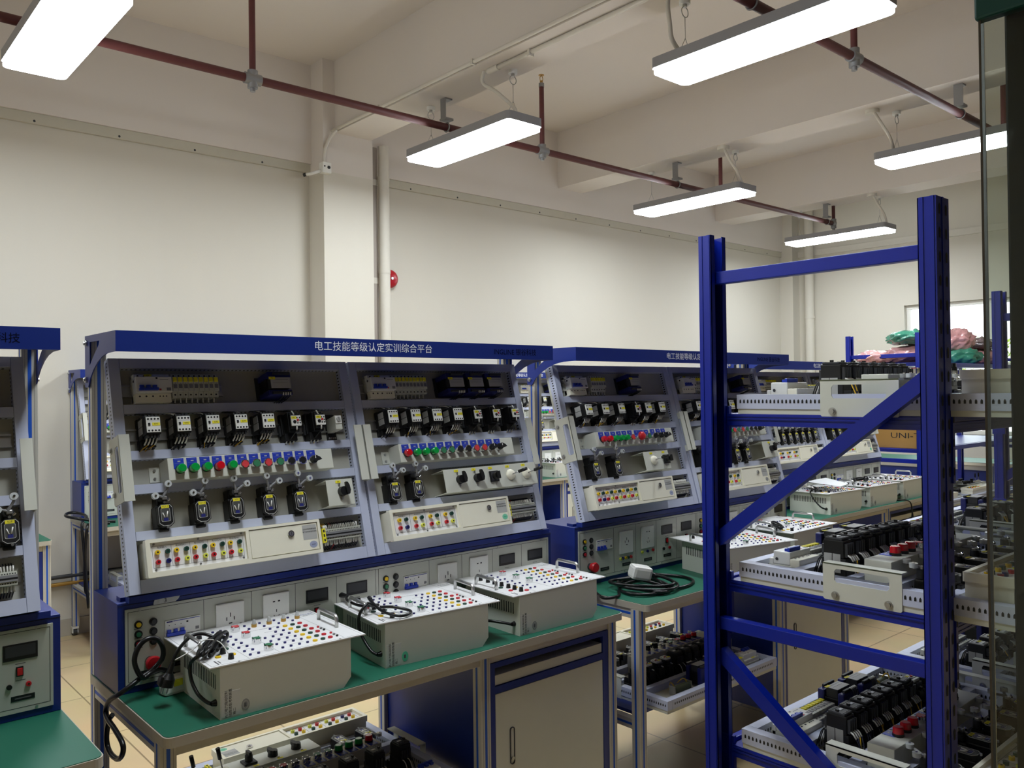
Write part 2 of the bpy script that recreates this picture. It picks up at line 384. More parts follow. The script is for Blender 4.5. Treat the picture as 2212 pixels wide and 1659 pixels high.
def ceiling_lights():
    spec = [(1.005, 3.70, 4.87, ZC, 'ceiling light panel over the red pipe, above the taped number bench'),
            (3.57, 3.89, 5.03, 3.65, 'ceiling light panel hung by the column with a looping hose'),
            (6.265, 4.02, 5.19, 3.65, 'ceiling light panel before the last one along the back wall'),
            (9.01, 4.03, 5.22, 3.65, 'smallest looking ceiling light panel, by the end wall and its drain pipe'),
            (3.635, 1.64, 2.82, 3.65, 'big bright ceiling light panel above the tall blue rack'),
            (6.34, 1.72, 2.90, 3.65, 'ceiling light panel crossing the glass door edge'),
            (1.0, 1.22, 2.40, ZC, 'ceiling light panel overhead, above the three trainer boxes of the taped bench'),
            (-1.7, 3.70, 4.87, ZC, 'ceiling light panel added out of view, continuing the row along the back wall')]  # last panel is unseen, assumed by row spacing and added to lift ambient light
    for x, y0, y1, zt, lb in spec:
        t = thing('ceiling_light', 'white '+lb, 'light', (x, (y0+y1)/2, 3.255), group='hanging light panels')
        h = (y1-y0)/2; w = 0.15
        m = MB(); m.prism(rect(-w, w, -h, h, 0.03), 0.026, 0.080, 'housing_backlit'); obj('lamp_housing', m, t)
        m = MB(); m.prism(rect(-w+0.004, w-0.004, -h+0.004, h-0.004, 0.04, 6), 0.0, 0.0258, 'lamp_glow'); obj('diffuser', m, t)
        for s in (-1, 1):
            yy = s*(h-0.12); L = zt-3.255
            m = MB()
            m.tube([(-0.07, yy, 0.075), (0, yy, 0.19)], 0.0018, 'steel', 5); m.tube([(0.07, yy, 0.075), (0, yy, 0.19)], 0.0018, 'steel', 5)
            m.tube([(0, yy, 0.19), (0, yy, L-0.09)], 0.0018, 'steel', 5); obj('hanging_wire', m, t)
            m = MB(); m.cyl((0, yy, L-0.025), (0, yy, L), 0.03, 'white_plastic'); m.cyl((0, yy, L-0.04), (0, yy, L-0.025), 0.012, 'steel')
            m.tube([(0.028*math.cos(a), yy, L-0.065+0.028*math.sin(a)) for a in [i*math.pi/8 for i in range(16)]], 0.003, 'steel', 5, 0, True)
            obj('ceiling_hook', m, t)
        m = MB(); e = -h+0.02
        if x > 3.6 and y0 < 2: e = -e-0.1
        if x > 5: pts = [(-0.05, e+0.0, 0.075), (-0.16, e-0.02, 0.16), (-0.22, e+0.02, 0.27), (-0.18, e+0.1, zt-3.255)]
        elif zt > 4: pts = [(0, e, 0.075), (0.05, e-0.05, 0.4), (0, e, zt-3.255)]
        elif y0 < 2: pts = [(0.0, e, 0.075), (-0.11, e, 0.15), (-0.13, e, 0.23), (-0.12, e+0.02, 0.34), (-0.13, e+0.0, 0.395)]
        else: pts = [(-0.07, e, 0.075), (-0.07, e+0.02, 0.12), (-0.09, e+0.16, 0.25), (-0.12, e+0.26, 0.33), (-0.13, e+0.23, 0.40)]
        m.tube(pts, 0.012, 'trunking_white', 8, 6); obj('flexible_hose', m, t)
        if x > 5: m = MB(); m.cyl((pts[-1][0], pts[-1][1], zt-3.255-0.03), (pts[-1][0], pts[-1][1], zt-3.255), 0.05, 'trunking_white'); obj('hose_rose', m, t)
ceiling_lights()

def sprinkler_pipes():
    def run(y, xe, risers, lb, hang, end_elbow):
        t = thing('sprinkler_pipe', lb, 'pipe', (0, y, 3.45)); r = 0.026
        m = MB(); m.cyl((X0, 0, 0), (xe, 0, 0), r, 'pipe_red', n=14); obj('pipe_run', m, t)
        for x in risers:
            m = MB(); m.cyl((x, 0, 0.03), (x, 0, 0.50), 0.019, 'pipe_red', n=12); obj('riser_pipe', m, t)
            m = MB(); m.cyl((x, 0, -0.055), (x, 0, 0.05), 0.03, 'galvanised'); m.cyl((x-0.05, 0, 0), (x+(0.012 if end_elbow and x == risers[-1] else 0.05), 0, 0), 0.034, 'galvanised'); m.cyl((x, 0, -0.075), (x, 0, -0.055), 0.016, 'galvanised'); obj('tee_fitting', m, t)
            m = MB(); m.cyl((x, 0, 0.50), (x, 0, 0.53), 0.022, 'galvanised'); m.cyl((x, 0, 0.53), (x, 0, 0.55), 0.012, 'brass')
            for s in (-1, 1): m.tube([(x+s*0.012, 0, 0.55), (x+s*0.016, 0, 0.57), (x+s*0.004, 0, 0.592)], 0.003, 'brass', 5)
            m.cyl((x, 0, 0.592), (x, 0, 0.596), 0.022, 'brass'); obj('sprinkler_head', m, t)
        for x in hang:
            m = MB(); m.box(x-0.03, x+0.03, -0.03, 0.03, 0.19, 0.20, 'galvanised'); m.box(x-0.03, x-0.026, -0.03, 0.03, 0.05, 0.19, 'galvanised'); m.box(x-0.035, x+0.035, -0.035, 0.035, 0.045, 0.06, 'galvanised')
            m.tube([(x, 0.031*math.cos(a), 0.031*math.sin(a)) for a in [i*math.pi/8 for i in range(16)]], 0.005, 'galvanised', 6, 0, True); obj('pipe_hanger', m, t)
    run(4.71, 9.07, [-0.3, 2.125, 4.49, 6.87, 9.07], 'dark red sprinkler pipe running the length of the room beside the back wall lights', (3.56, 6.19, 8.92), True)
    run(2.25, 9.6, [2.25, 4.60, 6.95], 'dark red sprinkler pipe crossing above the tall blue rack to the glass door', (3.56, 6.12, 8.92), False)
sprinkler_pipes()

def outside():
    t = thing('tree', 'sunlit yellow green tree outside the window', 'tree', (12.6, 4.35, 0))
    m = MB(); m.tube([(0,0,-0.3), (0.05,0.02,0.8), (0,0.05,1.75)], 0.06, 'bark', 8, 3); obj('trunk', m, t)
    m = MB()
    for i in range(900):
        a = rnd.uniform(0, 6.28); b = rnd.uniform(-1, 1); rr = rnd.uniform(0.2, 1)**0.5
        c = Vector((0.6*rr*math.cos(a)*math.sqrt(1-b*b), 0.75*rr*math.sin(a)*math.sqrt(1-b*b), 1.75+0.55*rr*b))
        d = Vector((rnd.uniform(-1,1), rnd.uniform(-1,1), rnd.uniform(-1,1))).normalized(); e = d.orthogonal().normalized()
        m.poly([c-d*0.05, c+e*0.02, c+d*0.05, c-e*0.02], 'leaf')
    obj('foliage', m, t)
    m = MB(); m.box(10.75, 30, -12, 18, -0.4, -0.3, 'mid_grey'); o = struct('outside_ground', m)
outside()

def glass_door():
    t = thing('glass_door', 'glass door leaf with black stile and teal top rail standing open beside the rack', 'door', (0.756, 0, 0))
    m = MB(); m.box(0.0, 0.008, -0.45, 0.2607, 0.05, 1.90, 'door_glass'); obj('glass_pane', m, t)
    m = MB(); m.box(0.0, 0.008, 0.2608, 0.2626, 0.05, 2.3, 'edge_brown'); obj('glass_edge', m, t, label='thin dark edge of the glass')
    m = MB(); m.box(0.010, 0.05, -0.50, 0.2465, 0.03, 2.35, 'door_black', 0.002); obj('door_stile', m, t, label='wide black upright')
    m = MB(); m.box(-0.004, 0.0095, -0.50, 0.2645, 1.885, 2.35, 'door_teal', 0.002); obj('top_rail', m, t, label='teal rail')
    m = MB(); m.box(0.0, 0.05, -0.50, 0.2585, 0.0, 0.05, 'door_black'); obj('bottom_rail', m, t)
glass_door()
# ------------------------------------------------------------------ components of the training panels
# panel space: x along the panel, y up the panel, z out of it; front of the bars at z=0, mounting plate at z=-0.05
LX, LY = 0.76, 0.662
BACK = -0.026
def holes(m, a0, a1, step, f):
    x = a0
    while x < a1: f(x); x += step
def panel_frame(m):
    F = 'frame_lavender'; D = -0.036
    def vbar(x0, x1): m.box(x0, x1, 0.0, LY, D, 0, F)
    def hbar(y0, y1): m.box(0.03, LX-0.03, y0, y1, D, 0, F)
    vbar(0.0, 0.029); vbar(LX-0.029, LX)
    for y0, y1 in ((0, 0.036), (0.142, 0.166), (0.269, 0.295), (0.366, 0.391), (0.499, 0.525), (0.634, LY)): hbar(y0, y1)
    # recessed lower lip of the tray
    m.box(0.002, LX-0.002, 0.002, 0.006, -0.049, D, 'beige_metal'); m.box(0.002, LX-0.002, LY-0.006, LY-0.002, -0.049, D, 'beige_metal')
    m.box(0.002, 0.006, 0.006, LY-0.006, -0.049, D, 'beige_metal'); m.box(LX-0.006, LX-0.002, 0.006, LY-0.006, -0.049, D, 'beige_metal')
    for x, nx in ((-0.0004, -1), (LX+0.0004, 1), (0.0294, 1), (LX-0.0294, -1)):
        y = 0.014
        while y < LY-0.01:
            z = -0.018
            pts = [(x, y-0.0024, z-0.0035), (x, y+0.0024, z-0.0035), (x, y+0.0024, z+0.003), (x, y, z+0.0065), (x, y-0.0024, z+0.003)]
            m.poly(pts, 'black'); y += 0.0108
    for y in (-0.0004, LY+0.0004, 0.1416, 0.2686, 0.3656, 0.4986, 0.6336, 0.0364):
        x = 0.04
        while x < LX-0.035:
            m.poly([(x-0.0028, y, -0.021), (x+0.0028, y, -0.021), (x+0.0028, y, -0.013), (x-0.0028, y, -0.013)], 'black'); x += 0.0125
def panel_plate(m): m.box(0.006, LX-0.006, 0.006, LY-0.006, BACK-0.004, BACK, 'back_plate_grey')
def handle_mesh(m):   # left hand handle: side plate with a slot, return flange
    x0, x1 = -0.0014, 0.0016; y0, y1 = 0.247, 0.432
    m.prism([(y0+0.006, -0.055), (y1-0.006, -0.055), (y1, -0.049), (y1, 0.034), (y0, 0.034), (y0, -0.049)], x0, x1, 'beige_metal', 'x', holes=[[(y0+0.033, -0.010), (y1-0.033, -0.010), (y1-0.028, -0.004), (y1-0.028, 0.016), (y1-0.033, 0.022), (y0+0.033, 0.022), (y0+0.028, 0.016), (y0+0.028, -0.004)]])
    m.box(x0, 0.027, y0, y1, 0.0305, 0.034, 'beige_metal')
    for y in (y0+0.03, y1-0.03):
        m.cyl((x0, y, -0.04), (x0-0.002, y, -0.04), 0.009, 'steel'); m.cyl((x0-0.002, y, -0.04), (x0-0.006, y, -0.04), 0.006, 'steel')
def breaker_body(m):
    w = 0.100
    m.box(0, w, 0.530, 0.614, BACK, -0.004, 'beige_metal', 0.002); m.box(0.0, w, 0.553, 0.600, -0.004, 0.030, 'white_plastic', 0.003)
    m.box(0.0, w, 0.527, 0.553, -0.02, 0.014, 'ivory', 0.002); m.box(0.0, w, 0.600, 0.612, -0.02, 0.010, 'white_plastic', 0.002)
    for x in (0.012, 0.030, 0.048): m.cyl((x, 0.545, 0.014), (x, 0.545, 0.0145), 0.0028, 'dark_grey', n=8); m.cyl((x, 0.606, 0.010), (x, 0.606, 0.0105), 0.003, 'dark_grey', n=8)
    for x in (0.068, 0.077, 0.086): m.cyl((x, 0.545, 0.014), (x, 0.545, 0.0145), 0.0022, 'dark_grey', n=8)
    m.box(0.055, 0.06, 0.592, 0.597, 0.030, 0.0305, 'black'); m.box(0.066, 0.09, 0.589, 0.5905, 0.030, 0.0303, 'mid_grey'); m.box(0.083, 0.095, 0.557, 0.566, 0.030, 0.0303, 'mid_grey')
    m.box(0.062, 0.068, 0.558, 0.563, 0.030, 0.031, 'button_red'); m.cyl((-0.0003, 0.59, 0.01), (-0.001, 0.59, 0.01), 0.004, 'dark_grey', n=8)
def breaker_toggle(m):
    m.box(0.006, 0.058, 0.557, 0.564, 0.030, 0.040, 'toggle_blue', 0.001)
    for i in range(3): m.box(0.008+i*0.018, 0.019+i*0.018, 0.564, 0.573, 0.030, 0.037, 'toggle_blue', 0.001)
def label_mesh(body, w=0.021, h=0.0085, body_mat='label_yellow'):
    def f(m):
        m.box(-w/2, w/2, -h/2, h/2, 0, 0.0006, body_mat)
        if body: m.text(body, h*0.72, 'ink', T3(0, 0, 0.0008))
    return cached(('label', body, w), f)
def fuse_mesh(m):
    w = 0.0146; m.box(0, w, 0.541, 0.612, BACK, 0.010, 'beige_metal', 0.001); m.box(0, w, 0.558, 0.602, 0.010, 0.020, 'beige_metal', 0.001)
    m.box(0.0015, w-0.0025, 0.586, 0.600, 0.018, 0.0235, 'label_yellow', 0.001); m.box(0.002, w-0.003, 0.567, 0.579, 0.020, 0.0212, 'mid_grey')
    for y, z in ((0.5495, 0.010), (0.607, 0.010)): m.cyl((w/2, y, z), (w/2, y, z+0.0006), 0.0026, 'black', n=8)
    m.cyl((w/2, 0.582, 0.02), (w/2, 0.582, 0.0205), 0.001, 'black', n=6)
def rail_mesh(x0, x1, y):
    def f(m):
        m.box(x0, x1, y-0.0175, y+0.0175, BACK, BACK+0.002, 'steel'); m.box(x0, x1, y-0.0175, y-0.0135, BACK, BACK+0.008, 'steel'); m.box(x0, x1, y+0.0135, y+0.0175, BACK, BACK+0.008, 'steel')
    return cached(('mounting_rail', x0, x1, y), f)
def transformer_mesh(m):
    m.box(-0.036, 0.036, 0.538, 0.606, BACK, 0.028, 'black', 0.003); m.box(-0.032, 0.032, 0.556, 0.590, 0.02, 0.052, 'dark_grey', 0.002)
    m.box(-0.04, 0.04, 0.592, 0.611, -0.03, 0.046, 'coil_blue', 0.004); m.box(-0.04, 0.04, 0.535, 0.553, -0.03, 0.046, 'coil_blue', 0.004)
    m.box(-0.03, 0.034, 0.537, 0.545, 0.046, 0.054, 'dark_grey', 0.002); m.box(-0.022, 0.034, 0.6, 0.608, 0.046, 0.054, 'dark_grey', 0.002)
    m.box(-0.05, 0.05, 0.536, 0.61, BACK, BACK+0.003, 'dark_grey')
def tr_plate(m): 
    m.box(-0.033, 0.033, 0.5555, 0.5905, 0.052, 0.053, 'light_grey'); m.box(-0.022, 0.026, 0.583, 0.585, 0.053, 0.0532, 'mid_grey'); m.box(-0.026, 0.022, 0.573, 0.574, 0.053, 0.0532, 'mid_grey')
def contactor_body(m):
    m.box(-0.0225, 0.0225, 0.397, 0.484, BACK, -0.012, 'black', 0.002); m.box(-0.021, 0.021, 0.418, 0.482, -0.012, 0.022, 'black', 0.002)
    m.box(-0.0205, 0.0205, 0.424, 0.476, 0.022, 0.0555, 'black', 0.002); m.box(-0.02, 0.02, 0.398, 0.418, -0.03, 0.006, 'black', 0.001)
    m.box(-0.0215, -0.0208, 0.432, 0.452, -0.005, 0.030, 'light_grey'); m.box(-0.0215, -0.0208, 0.454, 0.474, -0.003, 0.030, 'light_grey')
    for i in range(4): x = -0.014+i*0.0093; m.box(x-0.003, x+0.003, 0.416, 0.424, 0.025, 0.050, 'dark_grey'); m.box(x-0.003, x+0.003, 0.476, 0.482, 0.025, 0.045, 'dark_grey')
def contactor_face(m):
    m.box(-0.019, 0.019, 0.4285, 0.4725, 0.0555, 0.060, 'white_plastic', 0.0015)
    for i in range(4):
        for y in (0.4335, 0.4665): m.cyl((-0.0135+i*0.009, y, 0.060), (-0.0135+i*0.009, y, 0.0606), 0.0028, 'black', n=9)
    m.box(-0.0145, -0.009, 0.4475, 0.455, 0.060, 0.062, 'black'); m.box(-0.017, 0.017, 0.4603, 0.4608, 0.060, 0.0602, 'mid_grey')
def contactor_face_dark(m):
    m.box(-0.019, 0.019, 0.4285, 0.4725, 0.0555, 0.060, 'dark_grey', 0.0015)
    for i in range(4):
        for y in (0.4335, 0.4665): m.cyl((-0.0135+i*0.009, y, 0.060), (-0.0135+i*0.009, y, 0.0606), 0.0028, 'black', n=9)
    m.box(-0.0145, -0.009, 0.4475, 0.455, 0.060, 0.064, 'black')
def overload_body(m):
    m.box(-0.026, 0.02, 0.397, 0.485, BACK, -0.005, 'black', 0.003); m.box(-0.018, 0.018, 0.418, 0.482, -0.005, 0.03, 'black', 0.003); m.box(-0.0165, 0.0165, 0.426, 0.474, 0.03, 0.044, 'black', 0.002)
    m.box(-0.026, 0.016, 0.394, 0.418, -0.04, 0.012, 'black', 0.002); m.box(-0.032, -0.026, 0.415, 0.45, -0.04, -0.01, 'dark_grey', 0.001)
def overload_face(m):
    m.box(-0.0165, 0.0165, 0.4335, 0.4665, 0.044, 0.050, 'white_plastic', 0.0015); m.cyl((-0.006, 0.446, 0.050), (-0.006, 0.446, 0.0515), 0.0055, 'black', n=12)
    m.cyl((0.0045, 0.4515, 0.050), (0.0045, 0.4515, 0.053), 0.0034, 'red', n=10)
    for x, y in ((0.003, 0.459), (0.012, 0.459), (0.0125, 0.4505), (0.004, 0.442), (0.0125, 0.442)): m.cyl((x, y, 0.050), (x, y, 0.0506), 0.0025, 'black', n=8)
def relay_mesh(m):
    m.box(-0.014, 0.02, 0.395, 0.482, BACK, -0.018, 'black', 0.002); m.box(-0.012, 0.012, 0.418, 0.464, -0.018, 0.042, 'beige_metal', 0.002)
    for i in range(4): m.box(-0.012+i*0.007, -0.008+i*0.007, 0.398, 0.404, -0.018, -0.012, 'steel')
def relay_dial(m): m.box(-0.011, 0.011, 0.437, 0.463, 0.042, 0.044, 'white_plastic'); m.cyl((0, 0.451, 0.044), (0, 0.451, 0.048), 0.0075, 'light_grey'); m.box(-0.001, 0.001, 0.446, 0.456, 0.048, 0.0495, 'mid_grey')
BB0, BB1 = 0.118, 0.631
def button_box_mesh(m):
    m.box(BB0, BB1, 0.292, 0.3555, -0.03, 0.045, 'beige_metal', 0.0015); m.box(BB0-0.03, BB0, 0.302, 0.345, BACK, BACK+0.003, 'beige_metal'); m.box(BB0, BB1, 0.30, 0.345, BACK, -0.03, 'black')
    for y in (0.312, 0.335): m.cyl((BB0-0.016, y, BACK+0.003), (BB0-0.016, y, BACK+0.006), 0.004, 'steel', n=8)
def btn(kind, color):
    def f(m):
        m.box(-0.0165, 0.0125, 0.002, 0.032, 0.045, 0.0463, 'toggle_blue', 0.0006); m.box(-0.0135, 0.0095, 0.0175, 0.0178, 0.0463, 0.0465, 'light_grey'); m.box(-0.0135, 0.0095, 0.0285, 0.0288, 0.0463, 0.0465, 'light_grey'); m.box(-0.005, 0.003, 0.0215, 0.0245, 0.0463, 0.0465, 'light_grey')
        if kind == 'lamp': m.cyl((0,0,0.045), (0,0,0.052), 0.0135, 'black'); m.cyl((0,0,0.052), (0,0,0.0655), 0.0128, color, 0.0122, 18); m.cyl((0,0,0.0655), (0,0,0.0675), 0.0122, color, 0.010, 18)
        elif kind == 'button':
            m.cyl((0,0,0.045), (0,0,0.060), 0.0132, 'chrome', n=18); m.cyl((0,0,0.060), (0,0,0.0615), 0.0108, color, n=18)
            for i in range(4):
                a = R(45+90*i); x, y = 0.0118*math.cos(a), 0.0118*math.sin(a); m.box(x-0.002, x+0.002, y-0.002, y+0.002, 0.060, 0.0622, 'chrome')
        elif kind == 'mushroom': m.cyl((0,0,0.045), (0,0,0.062), 0.011, 'chrome'); m.lathe([(0.010,0.062),(0.0185,0.066),(0.0195,0.072),(0.017,0.079),(0.009,0.082),(0.001,0.0825)], color, 20)
        else:
            m.cyl((0,0,0.045), (0,0,0.056), 0.0132, 'chrome', n=18); m.cyl((0,0,0.056), (0,0,0.066), 0.012, 'black', 0.011, 18)
            m.prism([(-0.011,-0.006), (0.0, -0.009), (0.019,-0.004), (0.012, 0.004), (-0.002, 0.011), (-0.009, 0.007)], 0.066, 0.076, 'black'); m.box(-0.004, -0.002, 0.0, 0.009, 0.076, 0.0763, 'white_plastic')
    return cached(('btn', kind, color), f)
BTN_NAME = {'lamp': 'pilot_lamp', 'button': 'push_button', 'mushroom': 'mushroom_button', 'sel': 'selector_switch'}
def limit_body(m):
    m.box(-0.0205, 0.0165, 0.168, 0.229, BACK, 0.016, 'black', 0.003); m.box(-0.014, 0.014, 0.157, 0.17, -0.045, 0.008, 'black', 0.004)
    m.prism([(-0.02, 0.177), (-0.008, 0.168), (0.012, 0.168), (0.022, 0.177), (0.022, 0.222), (0.014, 0.232), (-0.01, 0.232), (-0.02, 0.222)], 0.016, 0.028, 'black')
    m.box(-0.015, 0.012, 0.229, 0.258, -0.045, 0.008, 'black', 0.004); m.cyl((0.0, 0.247, 0.008), (0.0, 0.247, 0.03), 0.011, 'dark_grey', n=14); m.cyl((0.0, 0.247, 0.03), (0.0, 0.247, 0.034), 0.005, 'steel')
    for x, y in ((0.0, 0.2355), (0.003, 0.1665)): m.cyl((x, y, 0.026), (x, y, 0.031), 0.0035, 'steel', n=8)
def limit_window(m):
    P = lambda s: [(0.0+(x-0.0)*s, 0.2+(y-0.2)*s) for x, y in ((-0.0185, 0.178), (-0.008, 0.17), (0.010, 0.17), (0.0195, 0.178), (0.0195, 0.221), (0.013, 0.229), (-0.01, 0.229), (-0.0185, 0.221))]
    m.prism(P(1), 0.028, 0.0292, 'light_grey', holes=[P(0.95)]); m.prism(P(0.95), 0.028, 0.0286, 'black')
    m.prism(rect(-0.0125, 0.0125, 0.182, 0.219, 0.004, 3), 0.0286, 0.0292, 'light_grey', holes=[rect(-0.0115, 0.0115, 0.183, 0.218, 0.004, 3)]); m.prism(rect(-0.0115, 0.0115, 0.183, 0.218, 0.004, 3), 0.0286, 0.0289, 'window_clear')
    m.tube([(-0.008, 0.207, 0.0292), (-0.003, 0.193, 0.0292)], 0.0016, 'wire_white', 6); m.tube([(0.006, 0.21, 0.0292), (0.002, 0.193, 0.0292)], 0.0016, 'wire_white', 6); m.box(-0.006, 0.006, 0.183, 0.192, 0.0289, 0.0294, 'coil_blue')
def limit_lever(sgn):
    def f(m):
        a, b = ((0.010, 0.284), (-0.027, 0.253)) if sgn < 0 else ((-0.006, 0.284), (0.032, 0.266))
        m.tube([(0, 0.247, 0.032), ((a[0]+b[0])/2*0.3, 0.252, 0.034), (a[0], a[1]-0.012, 0.036), (a[0], a[1], 0.036)] if sgn < 0 else [(0, 0.247, 0.032), (-0.002, 0.258, 0.036), (a[0], a[1], 0.036)], 0.0038, 'mid_grey', 6, 3)
        m.tube([(0, 0.247, 0.032), (b[0]*0.55, b[1]-0.006 if sgn > 0 else 0.253, 0.035), (b[0], b[1], 0.036)], 0.0038, 'mid_grey', 6, 3); m.box(-0.007, 0.007, 0.242, 0.252, 0.028, 0.036, 'steel', 0.002)
        m.cyl((0.007, 0.238, 0.034), (0.013, 0.243, 0.036), 0.003, 'chrome', n=8)
    return cached(('lever', sgn), f)
def roller_mesh(m): m.cyl((0,0,0.036), (0,0,0.046), 0.0095, 'roller_clear', n=16); m.cyl((0,0,0.046), (0,0,0.048), 0.003, 'chrome', n=8)
def knob_plate(w):
    def f(m):
        m.box(0, w, 0.170, 0.253, 0.046, 0.049, 'beige_metal', 0.001); m.box(0, w, 0.170, 0.173, BACK, 0.046, 'beige_metal'); m.box(0, w, 0.250, 0.253, BACK, 0.046, 'beige_metal')
    return cached(('knob_plate', w), f)
def rotary_mesh(m):
    m.cyl((0,0,0.049), (0,0,0.066), 0.016, 'black', 0.0145, 18); m.prism([(0.006,-0.014), (0.014,-0.012), (0.018, 0.0), (0.016, 0.016), (0.011, 0.026), (0.004, 0.027), (0.003, 0.0)], 0.064, 0.074, 'black')
    for x, y in ((-0.008, 0.024), (-0.004, -0.022)): m.cyl((x, y, 0.049), (x, y, 0.053), 0.0035, 'steel', n=8)
def square_rotary(m):
    m.box(-0.02, 0.02, -0.02, 0.02, 0.049, 0.056, 'black', 0.002); m.box(-0.016, 0.016, -0.016, 0.016, 0.056, 0.0566, 'dark_grey'); m.cyl((0,0,0.056), (0,0,0.074), 0.012, 'black', n=16); m.box(-0.005, 0.005, -0.014, 0.014, 0.074, 0.086, 'black', 0.002)
def joystick_base(m): m.lathe([(0.0205,0.049),(0.0205,0.052),(0.017,0.058),(0.009,0.061),(0.001,0.0615)], 'ivory', 22)
def joystick_stick(m): m.tube([(0,0,0.06), (0.008,0.003,0.09)], 0.0022, 'steel', 6); m.tube([(0.008,0.003,0.09), (0.016,0.006,0.125)], 0.0062, 'black', 10); 
def socket_box_mesh(m):
    x0, x1, y0, y1 = 0.036, 0.551, 0.034, 0.136
    m.box(x0+0.004, x1-0.004, y0+0.004, y1-0.004, BACK, 0.038, 'ivory')
    m.prism(rect(x0, x1, y0, y1, 0.003, 2), 0.030, 0.050, 'ivory', holes=[rect(x0+0.012, 0.314, y0+0.014, y1-0.010), rect(0.324, x1-0.008, y0+0.010, y1-0.008)])
    for x in (0.060, 0.18, 0.304):
        for y in (0.0535, 0.1225): m.cyl((x, y, 0.0405), (x, y, 0.0425), 0.003, 'steel', n=8)
def socket_plate(groups):
    def f(m):
        m.box(0.048, 0.314, 0.048, 0.126, 0.038, 0.0405, 'white_panel'); p = 0.252/groups; x = 0.055
        m.box(x, x+0.252, 0.0585, 0.0592, 0.0405, 0.0408, 'ink_grey'); m.box(x, x+0.252, 0.1165, 0.1172, 0.0405, 0.0408, 'ink_grey')
        for i in range(groups+1): m.box(x+i*p-0.0003, x+i*p+0.0004, 0.0585, 0.117, 0.0405, 0.0408, 'ink_grey')
        for i in range(groups): m.text('电源输入' if i == 0 else '电动机M%d' % i, 0.0065, 'ink_grey', T3(x+(i+0.5)*p, 0.112, 0.0408))
    return cached(('socket_plate', groups), f)
def jack_mesh(color, hole='black'):
    def f(m): m.cyl((0,0,0.0405), (0,0,0.049), 0.0064, color, n=14); m.cyl((0,0,0.049), (0,0,0.0494), 0.0026, hole, n=10)
    return cached(('jack', color), f)
def socket_door(m): m.box(0.326, 0.541, 0.046, 0.126, 0.040, 0.0478, 'ivory', 0.001); 
def socket_lock(m): m.cyl((0.453, 0.102, 0.0478), (0.453, 0.102, 0.053), 0.0095, 'chrome', n=18); m.cyl((0.453, 0.102, 0.053), (0.453, 0.102, 0.0545), 0.006, 'steel', n=12); m.box(0.4522, 0.4538, 0.098, 0.106, 0.0545, 0.0547, 'black')
def socket_sticker(col):
    def f(m):
        m.box(0.492, 0.538, 0.078, 0.122, 0.0478, 0.0481, 'light_grey'); m.text('Z3040型摇臂钻床', 0.0058, 'ink', T3(0.515, 0.109, 0.0483)); m.text('电气控制线路考核板', 0.0052, 'ink', T3(0.515, 0.101, 0.0483))
        m.prism([(0.523+0.0125*math.cos(i*0.3927), 0.062+0.0105*math.sin(i*0.3927)) for i in range(16)], 0.0478, 0.0482, col); m.prism([(0.523+0.0095*math.cos(i*0.3927), 0.062+0.008*math.sin(i*0.3927)) for i in range(16)], 0.0482, 0.0483, 'light_grey'); m.prism([(0.523+0.0085*math.cos(i*0.3927), 0.062+0.007*math.sin(i*0.3927)) for i in range(16)], 0.0483, 0.0484, col); m.box(0.517, 0.529, 0.0612, 0.0628, 0.0484, 0.0485, 'ink_grey')
    return cached(('socket_sticker', col), f)
def terminal_mesh(m):
    x0, x1 = 0.585, 0.712
    m.box(x0-0.014, x1+0.014, 0.078, 0.096, BACK, BACK+0.006, 'steel')
    m.box(x0, x1, 0.070, 0.104, BACK+0.004, 0.012, 'plate_grey', 0.001); m.box(x0, x1, 0.079, 0.095, 0.012, 0.016, 'mid_grey'); m.box(x0, x1, 0.0845, 0.0885, 0.016, 0.0165, 'black')
    n = 22
    for i in range(n):
        x = x0+0.004+i*(x1-x0-0.008)/(n-1)
        for y in (0.0755, 0.0985): m.cyl((x, y, 0.012), (x, y, 0.0124), 0.0017, 'black', n=6)
    m.box(x0-0.012, x0-0.001, 0.064, 0.108, BACK+0.004, 0.018, 'label_yellow')
    for y in (0.072, 0.086, 0.1): m.box(x0-0.009, x0-0.004, y-0.004, y+0.004, 0.018, 0.0184, 'ink')
